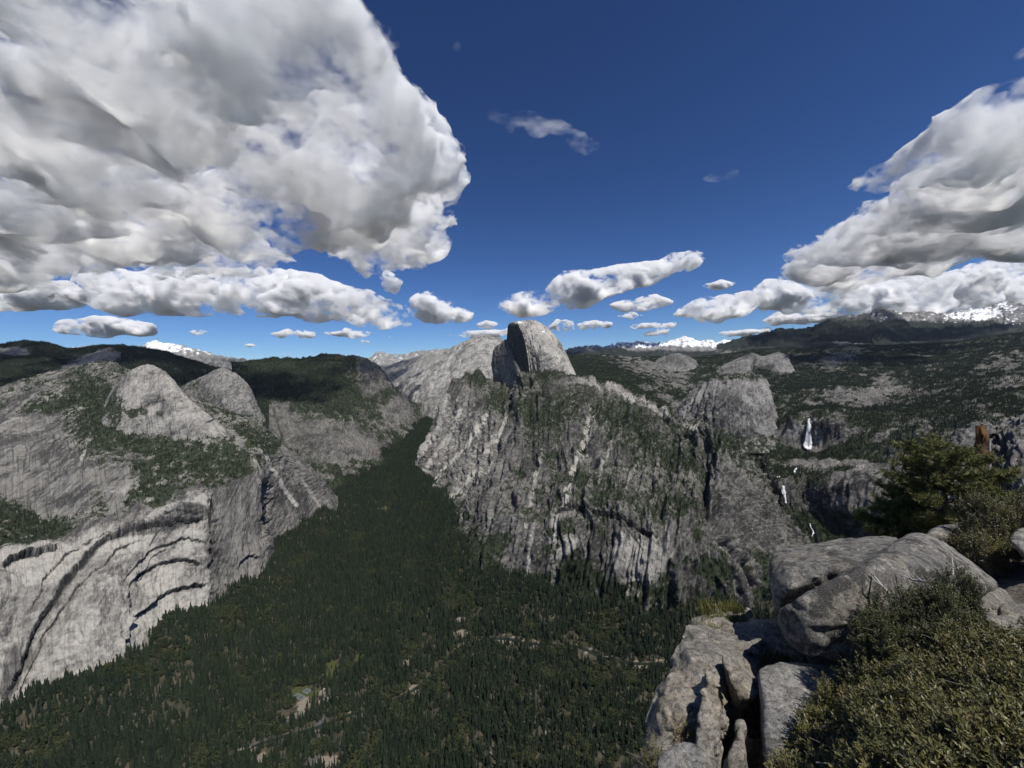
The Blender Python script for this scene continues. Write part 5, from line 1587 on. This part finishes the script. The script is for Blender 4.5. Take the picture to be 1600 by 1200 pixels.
dead_branch('forked bleached dead branch leaning on the face of the boulder', PP((1392, 930, 5.6), (1378, 915, 5.75), (1366, 900, 5.95), (1352, 885, 6.15)),
            [PP((1378, 915, 5.75), (1368, 908, 5.8), (1358, 895, 5.9)), PP((1366, 900, 5.95), (1364, 893, 5.95), (1356, 887, 6.0)), PP((1385, 922, 5.7), (1382, 912, 5.7))], 0.022)
dead_branch('grey twisted dead branch above the dark green bush', PP((1462, 912, 5.6), (1440, 908, 5.8), (1425, 906, 5.9), (1405, 897, 6.05), (1388, 892, 6.15)),
            [PP((1425, 906, 5.9), (1415, 895, 5.95), (1405, 890, 6.0)), PP((1440, 908, 5.8), (1430, 898, 5.85))], 0.02)
dead_branch('short white dead stick standing above the dark green bush', PP((1490, 912, 5.5), (1489, 885, 5.65), (1487, 866, 5.75)), [PP((1489, 895, 5.6), (1484, 885, 5.6))], 0.016)
dead_branch('white stick lying in the grass on the far ledge', PP((1108, 992, 7.6), (1118, 986, 7.65), (1127, 982, 7.7)), [], 0.02)

# broken dead trunk with peeling orange bark
V, F = [], []
_b = P(1534, 760, 38.0); _t = P(1532, 678, 38.0)
_pth = [np.array(_b) + (np.array(_t) - np.array(_b)) * s + np.array([0.10 * math.sin(9 * s), 0, 0]) for s in np.linspace(0, 1, 16)]
o0 = len(V)
tube(V, F, _pth, 0.66, 0.34, 14)
V = [tuple(np.array(v) + 0.10 * np.array([math.sin(v[2] * 4 + v[0] * 9), math.cos(v[2] * 3 + v[1] * 7), 0]) + (np.array([0, 0, 0.9 * math.sin(i * 2.3)]) if i >= len(V) - 14 else 0)) for i, v in enumerate(V)]
F.append(tuple(range(len(V) - 14, len(V))))
root = bpy.data.objects.new('tree_snag', None); COL.objects.link(root)
root['label'] = 'broken orange-brown dead trunk standing before the shaded cliff'; root['category'] = 'dead tree'
link('trunk', pyd('trunk', V, F, [bark_material('orange_bark', (0.035, 0.022, 0.016), (0.19, 0.105, 0.05), 2.2)], True), parent=root)
V, F = [], []
tube(V, F, PP((1545, 760, 37.6), (1546, 715, 37.6), (1546, 688, 37.6)), 0.16, 0.08, 6)
link('side_stem', pyd('side_stem', V, F, [M_DEAD], True), parent=root)


def grass(label, spots, n, seed, h=(0.10, 0.28)):
    """Tufts of grass on a ledge: blades rooted around spots (px, py, Y, radius m)."""
    r = random.Random(seed)
    V, F = [], []
    for _ in range(n):
        px, py, Y, rad = r.choice(spots)
        b = P(px, py, Y) + np.array([r.gauss(0, rad), r.gauss(0, rad * 0.7), -0.08])
        L = r.uniform(*h)
        a = r.uniform(0, 6.28); ln = r.uniform(0.1, 0.5) * L
        d = np.array([math.cos(a), math.sin(a), 0])
        s = np.array([-d[1], d[0], 0]) * 0.006
        o = len(V)
        m = b + d * ln * 0.3 + np.array([0, 0, L * 0.65]); t = b + d * ln + np.array([0, 0, L])
        V += [tuple(b - s), tuple(b + s), tuple(m + s * .7), tuple(m - s * .7), tuple(t)]
        F += [(o, o + 1, o + 2, o + 3), (o + 3, o + 2, o + 4)]
    return link('grass', pyd('grass', V, F, [M_GRASS]), label=label, category='grass', kind='stuff')


M_GRASS = glossy_leaf('ledge_grass', (0.075, 0.085, 0.022), (0.13, 0.12, 0.035), (0.17, 0.15, 0.06), 0.7)
grass('yellow green grass on the sunlit ledge', [(1105, 988, 7.7, 0.16), (1125, 982, 8.0, 0.18), (1145, 980, 8.2, 0.2), (1165, 976, 8.5, 0.2), (1135, 972, 8.6, 0.2), (1110, 952, 9.6, 0.15), (1140, 950, 9.8, 0.18)], 2600, 3)
grass('dark green grass in the shade under the boulder', [(1205, 1020, 6.9, 0.12), (1225, 1028, 6.7, 0.12), (1200, 1032, 6.7, 0.1)], 500, 4, (0.05, 0.16))


# ------------------------------------------------------------------ waterfalls
def on_land(L, px, py):
    d = np.hypot(L['px'] - px, L['py'] - py)
    m = d < max(3.0, d.min() + 1.5)
    return float(L['G'][..., 1][m].min())


GORGE_L = LANDS[-2]


def falls(name, label, rows, lift, seed, mat, category='waterfall'):
    """White water from rows (px_left, px_right, py), standing clear of the rock."""
    n = 9
    pts = []
    for a, b, py in rows: pts.append([(a + (b - a) * t, py) for t in np.linspace(0, 1, n)])
    K = []
    for row in pts:
        K.append([P(x, y, on_land(GORGE_L, x, y) - lift * math.sin(math.pi * (0.1 + 0.8 * i / (n - 1)))) for i, (x, y) in enumerate(row)])
    K = np.array(K)
    K[:, :, 1] = np.minimum(K[:, :, 1], K[:, :, 1].mean(1, keepdims=True))
    G = spline(np.linspace(0, len(K) - 1, 60), K)
    nn = fbm(G[..., 0] / 6, G[..., 1] / 6, G[..., 2] / 40, 3, seed)
    front = G + np.array([0, -3.0, 0]) * nn[..., None]
    front[..., 0] += (1.2 * lift / 10.0) * nn * 4.0
    back = G + np.array([0, 0.4 * lift, 0])
    # closed body: front sheet and back sheet
    V = np.concatenate([front.reshape(-1, 3), back.reshape(-1, 3)])
    f1 = grid_faces(60, n); f2 = grid_faces(60, n)[:, ::-1] + 60 * n
    edge = [i * n for i in range(60)]; edge2 = [i * n + n - 1 for i in range(60)]
    ex = [(edge[i], edge[i + 1], edge[i + 1] + 60 * n, edge[i] + 60 * n) for i in range(59)] + [(edge2[i + 1], edge2[i], edge2[i] + 60 * n, edge2[i + 1] + 60 * n) for i in range(59)]
    return link(name, mesh_np(name, V, np.concatenate([f1, f2, np.array(ex)]), [mat]), label=label, category=category)


Wm = NT('white_water')
_g = Wm.n('NewGeometry').outputs['Position']
_wn = Wm.noise(Wm.scale(_g, (1, 1, 0.12)), 0.16, 5, 0.65)
Wm.bsdf(Wm.mix(Wm.ramp(_wn, 0.3, 0.62), (0.42, 0.44, 0.46), (0.88, 0.89, 0.90)), 0.7, Wm.bump(_wn, 0.8, 6.0), 0.3)
falls('waterfall', 'tall white waterfall pouring over the square cliff far right', [(1261.5, 1265, 654), (1260.5, 1266, 664), (1258.5, 1267.5, 676), (1255.5, 1268.5, 688), (1253, 1269, 696), (1259, 1267, 702)], 14, 5, Wm.m)
falls('waterfall', 'small white waterfall low in the dark gorge', [(1219.5, 1226, 759), (1221, 1226.5, 768), (1223.5, 1228, 778), (1226, 1229, 786)], 10, 6, Wm.m)
falls('cascade', 'white rapids at the bottom of the gorge above the boulder', [(1265, 1266, 818), (1266, 1268, 824), (1269, 1271, 829), (1269, 1272, 833), (1268, 1269, 838)], 4, 7, Wm.m, 'rapids')
falls('cascade', 'short white rapids just above the small waterfall', [(1211, 1219, 744), (1209, 1221, 745), (1213, 1218, 746)], 4, 8, Wm.m, 'rapids')
falls('cascade', 'thin white rapids between the two waterfalls', [(1243.5, 1245, 731), (1241.5, 1244, 734), (1240, 1242, 738)], 4, 9, Wm.m, 'rapids')


# ------------------------------------------------------------------ small things on the valley floor
def flat_paint(name, col, rough=0.85):
    N = NT(name)
    t = N.noise(N.n('NewGeometry').outputs['Position'], 0.5, 4, 0.6)
    N.bsdf(N.mix(t, tuple(x * 0.85 for x in col), tuple(min(1, x * 1.1) for x in col)), rough)
    return N.m


M_VAN, M_GLASS, M_TYRE = flat_paint('white_van_paint', (0.78, 0.79, 0.80), 0.35), flat_paint('dark_glass', (0.02, 0.025, 0.03), 0.1), flat_paint('tyre_rubber', (0.02, 0.02, 0.02))
M_COURT, M_LINE = flat_paint('court_surface', (0.075, 0.088, 0.085)), flat_paint('court_line', (0.6, 0.6, 0.58))


def box_np(V, F, x0, x1, y0, y1, z0, z1):
    o = len(V)
    V += [(x, y, z) for z in (z0, z1) for y in (y0, y1) for x in (x0, x1)]
    F += [tuple(o + i for i in f) for f in ((0, 2, 3, 1), (4, 5, 7, 6), (0, 1, 5, 4), (2, 6, 7, 3), (0, 4, 6, 2), (1, 3, 7, 5))]


def floor_spot(px, py):
    p = floor_at(px, py)
    return (p[0], p[1], float(floor_z(np.array([p[0]]), np.array([p[1]]))[0]) + 0.25)


def van_meshes():
    bm = bmesh.new()
    prof = [(-3.4, 0.5), (3.2, 0.5), (3.5, 1.3), (2.6, 1.5), (1.9, 2.5), (1.6, 2.9), (-3.3, 2.9), (-3.5, 1.2)]
    vs = [[bm.verts.new((x, y, z)) for x, z in prof] for y in (-1.15, 1.15)]
    bm.faces.new(vs[0]); bm.faces.new(list(reversed(vs[1])))
    for i in range(len(prof)): bm.faces.new((vs[0][i], vs[1][i], vs[1][(i + 1) % len(prof)], vs[0][(i + 1) % len(prof)]))
    bmesh.ops.recalc_face_normals(bm, faces=bm.faces)
    body = bpy.data.meshes.new('body'); bm.to_mesh(body); bm.free(); body.materials.append(M_VAN)
    V, F = [], []
    tube(V, F, [(0, -0.15, 0), (0, 0.15, 0)], 0.5, 0.5, 12)
    F += [tuple(range(12)), tuple(range(23, 11, -1))]
    wheel = pyd('wheel', V, F, [M_TYRE])
    V = [(2.62, -1.0, 1.55), (2.62, 1.0, 1.55), (1.97, 1.0, 2.45), (1.97, -1.0, 2.45)]
    screen = pyd('windscreen', [(x + 0.03, y, z + 0.02) for x, y, z in V], [(0, 1, 2, 3)], [M_GLASS])
    return body, wheel, screen


_body, _wheel, _screen = van_meshes()
for k, (px, py, a) in enumerate(((508, 1077, 0.4), (438, 1096, 1.9), (441, 1093, 1.8), (582, 1158, 1.2), (303, 1127, 0.3), (363, 1157, 2.2), (820, 1128, 0.9), (754, 1186, 0.1))):
    e = bpy.data.objects.new('parked_van', None); COL.objects.link(e)
    e.location = floor_spot(px, py); e.rotation_euler = (0, 0, a)
    e['label'] = 'tiny white van glinting between the valley trees'; e['category'] = 'van'; e['group'] = 'white vans parked in the valley'
    link('body', _body, parent=e); link('windscreen', _screen, parent=e)
    for x in (-2.2, 2.2):
        for y in (-1.1, 1.1):
            w = link('wheel', _wheel, parent=e); w.location = (x, y, 0.5)
for px, py, a, lab in ((482, 1081, -0.42, 'upper of two grey sports courts in the valley clearing'), (467, 1089, -0.42, 'lower of two grey sports courts in the valley clearing')):
    e = bpy.data.objects.new('sports_court', None); COL.objects.link(e)
    e.location = floor_spot(px, py); e.location.z += 1.0; e.rotation_euler = (0, 0, a)
    e['label'] = lab; e['category'] = 'sports court'; e['group'] = 'courts in the clearing'
    V, F = [], []
    box_np(V, F, -19, 19, -9, 9, -2.5, 0.0)
    link('surface', pyd('surface', V, F, [M_COURT]), parent=e)
    V, F = [], []
    for x0, x1, y0, y1 in ((-16, 16, -7.2, -6.9), (-16, 16, 6.9, 7.2), (-16, -15.7, -6.9, 6.9), (15.7, 16, -6.9, 6.9), (-0.15, 0.15, -6.9, 6.9)): box_np(V, F, x0, x1, y0, y1, 0.004, 0.02)
    link('line', pyd('line', V, F, [M_LINE]), parent=e)


# ------------------------------------------------------------------ the clear mountain air
_hz = NT('mountain_air')
_v = _hz.n('VolumePrincipled')
_v.inputs['Color'].default_value = (0.62, 0.76, 1.0, 1.0)
_v.inputs['Density'].default_value = 4.0e-6
_v.inputs['Anisotropy'].default_value = 0.2
_hz.t.links.new(_v.outputs[0], _hz.out.inputs['Volume'])
_x0, _x1, _y0, _y1, _z0, _z1 = -29000.0, 29000.0, -11000.0, 47000.0, -1063.0, 1800.0
_hv = [(x, y, z) for z in (_z0, _z1) for y in (_y0, _y1) for x in (_x0, _x1)]
_hf = [(0, 2, 3, 1), (4, 5, 7, 6), (0, 1, 5, 4), (2, 6, 7, 3), (0, 4, 6, 2), (1, 3, 7, 5)]
_hm = bpy.data.meshes.new('haze'); _hm.from_pydata(_hv, [], _hf); _hm.materials.append(_hz.m); _hm.update()
link('haze', _hm, label='thin blue haze in the mountain air', category='haze', kind='stuff')

# ------------------------------------------------------------------ clouds
def cloud_material(name, density, col=(1, 1, 1), scale=1 / 420.0, cut=(0.40, 0.62), step=1.0, stretch=(1, 1, 1.5)):
    """Vapour that thins out and tears where the noise is low."""
    N = NT(name)
    geo = N.n('NewGeometry').outputs['Position']
    pos = N.scale(geo, stretch)
    big = N.noise(pos, scale * 0.30, 2, 0.5, 0.2)
    fine = N.noise(pos, scale, 7, 0.68, 0.2)
    vo = N.n('TexVoronoi', feature='F1', i_Vector=pos, i_Scale=scale * 1.1, i_Detail=1.0, i_Roughness=0.6, i_Lacunarity=2.4)
    vo.normalize = True
    bil = N.math('SUBTRACT', 0.80, vo.outputs['Distance'])
    n = N.math('ADD', N.math('MULTIPLY', big, 0.40), N.math('ADD', N.math('MULTIPLY', fine, 0.30), N.math('MULTIPLY', bil, 0.30)))
    v = N.n('VolumePrincipled')
    v.inputs['Color'].default_value = (*col, 1)
    N.put(v.inputs['Density'], N.ramp(n, cut[0], cut[1], 0.0, density))
    v.inputs['Anisotropy'].default_value = 0.0
    N.t.links.new(v.outputs[0], N.out.inputs['Volume'])
    return N.m


M_CLOUD = cloud_material('cloud_vapour', 0.034, (0.985, 0.987, 0.99), 1 / 360.0, (0.465, 0.62))
M_FARCLOUD = cloud_material('far_cloud_vapour', 0.03, (1, 1, 1), 1 / 500.0, (0.465, 0.60))
M_WISP = cloud_material('thin_cloud_vapour', 0.0045, (1, 1, 1), 1 / 210.0, (0.475, 0.70), stretch=(0.45, 1, 1))


def poly_sd(x, y, pts):
    """Signed distance to a polygon, positive inside."""
    d = np.full(x.shape, 1e18); ins = np.zeros(x.shape, bool)
    n = len(pts)
    for i in range(n):
        (x0, y0), (x1, y1) = pts[i], pts[(i + 1) % n]
        dx, dy = x1 - x0, y1 - y0
        t = np.clip(((x - x0) * dx + (y - y0) * dy) / (dx * dx + dy * dy + 1e-9), 0, 1)
        d = np.minimum(d, (x - x0 - t * dx) ** 2 + (y - y0 - t * dy) ** 2)
        ins ^= ((y0 > y) != (y1 > y)) & (x < (x1 - x0) * (y - y0) / (y1 - y0 + 1e-9) + x0)
    return np.where(ins, 1, -1) * np.sqrt(d)


def cloud(label, outline, mode, depth, T, L, vox, amp=0.55, lam=900.0, seed=1, mat=None, group=None, pad=1.0, flat=1.0):
    """outline: photo pixels. mode 'plan': lies as a sheet at height `depth`; mode 'side': stands at distance `depth`.
    T half thickness across the outline, L metres from the edge to full thickness."""
    pts = []
    for px, py in outline:
        if mode == 'plan':
            d = P(px, py, 1.0); p = d * (depth / d[2]); pts.append((p[0], p[1]))
        else:
            p = P(px, py, depth); pts.append((p[0], p[2]))
    Q = np.array(pts)
    lo2, hi2 = Q.min(0) - L * pad, Q.max(0) + L * pad
    a = np.arange(lo2[0], hi2[0], vox); b = np.arange(lo2[1], hi2[1], vox); c = np.arange(-T * 2.0, T * 2.0, vox)
    A2, B2 = np.meshgrid(a, b, indexing='ij')
    sd = poly_sd(A2, B2, pts)
    thick = T * (0.80 + 0.75 * fbm(A2 / (lam * 1.6), B2 / (lam * 1.6), 0 * A2 + seed, 3, seed + 3))
    thick = np.clip(thick, T * 0.25, T * 1.5)
    core = np.clip((sd + 0.06 * L) / L, 0, 1) ** 0.7 + np.minimum(1.6 * (sd + 0.06 * L) / L, 0)
    A, B, C = np.meshgrid(a, b, c, indexing='ij')
    f = core[..., None] - (C / thick[..., None]) ** 2 * np.where(C < 0, flat, 1.0)
    m = (f > -1.2 * amp - 0.4)
    x, y, z = A[m], B[m], C[m]
    n = 0.0; w = 1.0; l = lam
    for k in range(6):
        p = perlin(x / l, y / l, z / l * 1.2 + 0.37 * seed, seed + k * 7)
        n = n + w * (p * 1.6 if k == 0 else (0.62 - np.abs(p) * 2.6) * 0.62)
        w *= 0.62; l *= 0.5
    g = np.full(f.shape, -1.0); g[m] = f[m] + amp * n
    g[0] = g[-1] = -1; g[:, 0] = g[:, -1] = -1; g[:, :, 0] = g[:, :, -1] = -1
    V, F = surface_nets(g)
    if len(F) == 0: print('no cloud', label); return
    V = V * vox + np.array([lo2[0], lo2[1], -T * 2.0])
    if mode == 'plan': W = np.stack([V[:, 0], V[:, 1], depth + V[:, 2]], 1)
    else: W = np.stack([V[:, 0], depth + V[:, 2], V[:, 1]], 1); F = F[:, ::-1]
    W[:, 2] = np.maximum(W[:, 2], 1835.0)       # the flat base stays above the haze
    o = link('cloud', mesh_np('cloud', W, F, [mat or M_CLOUD]), label=label, category='cloud', group=group)
    print('cloud', len(F), label)
    return o


CLOUD_A = [(-120, -90), (150, -110), (330, -80), (410, -30), (470, 25), (540, 75), (605, 125), (650, 165), (690, 200), (716, 250), (712, 300), (684, 326), (668, 395), (605, 412), (560, 396), (520, 378), (480, 345), (462, 370), (422, 372),
           (415, 402), (340, 414), (280, 420), (200, 405), (95, 402), (78, 428), (0, 428), (-120, 430)]
cloud('huge grey and white cumulus filling the upper left sky', CLOUD_A, 'plan', 2850.0, 680.0, 1000.0, 50.0, 0.80, 1000.0, 3, pad=0.9, flat=1.5)
cloud('big layered cloud bank rising over the right edge', [(1620, 115), (1560, 155), (1545, 185), (1500, 215), (1440, 238), (1382, 280), (1440, 292), (1400, 320), (1335, 335), (1330, 352), (1232, 400), (1226, 436), (1300, 436), (1420, 420), (1520, 395), (1700, 370), (1760, 100)],
      'plan', 2700.0, 480.0, 900.0, 50.0, 0.65, 1000.0, 11, pad=0.8)
cloud('low white cloud bank lying on the right-hand snowy peaks', [(1058, 492), (1085, 470), (1140, 458), (1200, 445), (1300, 440), (1400, 432), (1500, 420), (1640, 400), (1700, 470), (1640, 500), (1500, 500), (1330, 500), (1290, 490), (1180, 484), (1120, 492)],
      'side', 24000.0, 1500.0, 900.0, 125.0, 0.55, 1900.0, 17, M_FARCLOUD)
cloud('long white cumulus band under the huge left cloud', [(128, 440), (150, 418), (190, 420), (230, 425), (300, 418), (370, 425), (430, 420), (480, 428), (520, 445), (570, 455), (600, 465), (640, 488), (640, 500), (560, 504), (470, 503), (400, 492), (320, 490), (230, 490), (150, 480)],
      'side', 17000.0, 1100.0, 700.0, 95.0, 0.55, 1400.0, 21, M_FARCLOUD)
cloud('white cloud at the left edge above the dark ridge', [(-80, 452), (0, 448), (60, 440), (110, 445), (135, 465), (120, 480), (40, 482), (-80, 480)], 'side', 17000.0, 900.0, 600.0, 110.0, 0.5, 1300.0, 25, M_FARCLOUD)
cloud('ragged white cloud right of the long left band', [(640, 470), (660, 458), (690, 460), (715, 478), (738, 488), (735, 500), (690, 506), (655, 502), (638, 490)], 'side', 19000.0, 700.0, 480.0, 85.0, 0.5, 1000.0, 27, M_FARCLOUD)
cloud('small puff above the end of the long left band', [(588, 425), (605, 422), (628, 440), (620, 460), (600, 455)], 'side', 17000.0, 400.0, 300.0, 70.0, 0.5, 800.0, 28, M_FARCLOUD)
cloud('lone lens shaped cloud above the left ridges', [(82, 516), (110, 502), (150, 494), (200, 497), (235, 508), (230, 522), (180, 527), (110, 522)], 'side', 24000.0, 800.0, 480.0, 100.0, 0.4, 1200.0, 31, M_FARCLOUD)
cloud('slanting white cloud right above the half dome', [(780, 478), (800, 462), (850, 450), (880, 432), (930, 422), (985, 414), (1030, 410), (1050, 396), (1085, 390), (1102, 400), (1085, 416), (1050, 425), (1020, 440), (970, 455), (920, 476), (860, 488), (810, 492)],
      'side', 16000.0, 900.0, 560.0, 85.0, 0.5, 1200.0, 37, M_FARCLOUD)
cloud('flat white cloud under the slanting cloud', [(955, 478), (985, 465), (1030, 463), (1050, 472), (1030, 484), (975, 487)], 'side', 19000.0, 500.0, 380.0, 80.0, 0.5, 900.0, 38, M_FARCLOUD)
_small = [((425, 522), (450, 514), (492, 520), (490, 527), (440, 528)), ((508, 520), (540, 512), (580, 518), (575, 526), (530, 527)), ((855, 512), (870, 500), (895, 502), (898, 518), (870, 521)),
          ((900, 506), (930, 501), (958, 505), (950, 514), (905, 515)), ((985, 510), (1020, 503), (1055, 505), (1050, 511), (990, 514)), ((1003, 522), (1030, 512), (1050, 514), (1040, 522), (1010, 526)),
          ((1190, 500), (1210, 490), (1260, 484), (1300, 490), (1290, 502), (1210, 508)), ((1125, 520), (1150, 516), (1200, 513), (1195, 522), (1130, 526)), ((745, 507), (760, 500), (778, 506), (770, 513), (750, 513)),
          ((700, 524), (740, 518), (800, 514), (800, 524), (740, 528)), ((380, 539), (392, 537), (402, 540), (392, 543)), ((555, 533), (566, 531), (576, 534), (565, 537)), ((605, 527), (612, 524), (622, 527), (612, 530)),
          ((965, 494), (985, 487), (1005, 492), (985, 499)), ((295, 518), (308, 514), (325, 518), (308, 523)), ((1100, 445), (1125, 438), (1152, 442), (1125, 456))]
for i, s in enumerate(_small):
    where = ['low over the dark canyon ridge', 'second low puff over the dark canyon ridge', 'just right of the dome top', 'right of the puff by the dome top', 'long thin over the right snow range', 'lower puff over the right snow range', 'white puff at the foot of the right cloud bank',
             'faint low cloud where the right ridge begins', 'small puff left of the dome top', 'low flat cloud behind the bare ridge summit', 'tiny puff over the left canyon ridge', 'tiny puff low over the canyon head', 'tiny puff above the canyon head', 'small puff under the slanting cloud', 'faint puff right of the lens cloud', 'torn scrap between the slanting and the right clouds'][i]
    w = max(p[0] for p in s) - min(p[0] for p in s)
    cloud('little white cloud, ' + where, list(s), 'side', 30000.0, max(300.0, w * 9.0), max(240.0, w * 5.0), 85.0 if w > 45 else 55.0, 0.5, max(600.0, w * 15.0), 51 + i, M_FARCLOUD, pad=0.8)
cloud('thin wisp of cloud high in the blue sky', [(760, 180), (830, 178), (880, 195), (930, 225), (945, 242), (900, 238), (850, 212), (800, 195)], 'plan', 4200.0, 110.0, 260.0, 40.0, 1.0, 420.0, 91, M_WISP)
cloud('tiny torn wisp beside the huge left cloud', [(703, 72), (715, 62), (728, 74), (722, 88), (708, 86)], 'plan', 2800.0, 70.0, 80.0, 20.0, 0.7, 250.0, 92, M_WISP)
cloud('faint wisp in the middle of the blue', [(1098, 278), (1130, 268), (1155, 262), (1150, 278), (1115, 284)], 'plan', 3600.0, 90.0, 140.0, 32.0, 0.7, 350.0, 93, M_WISP)
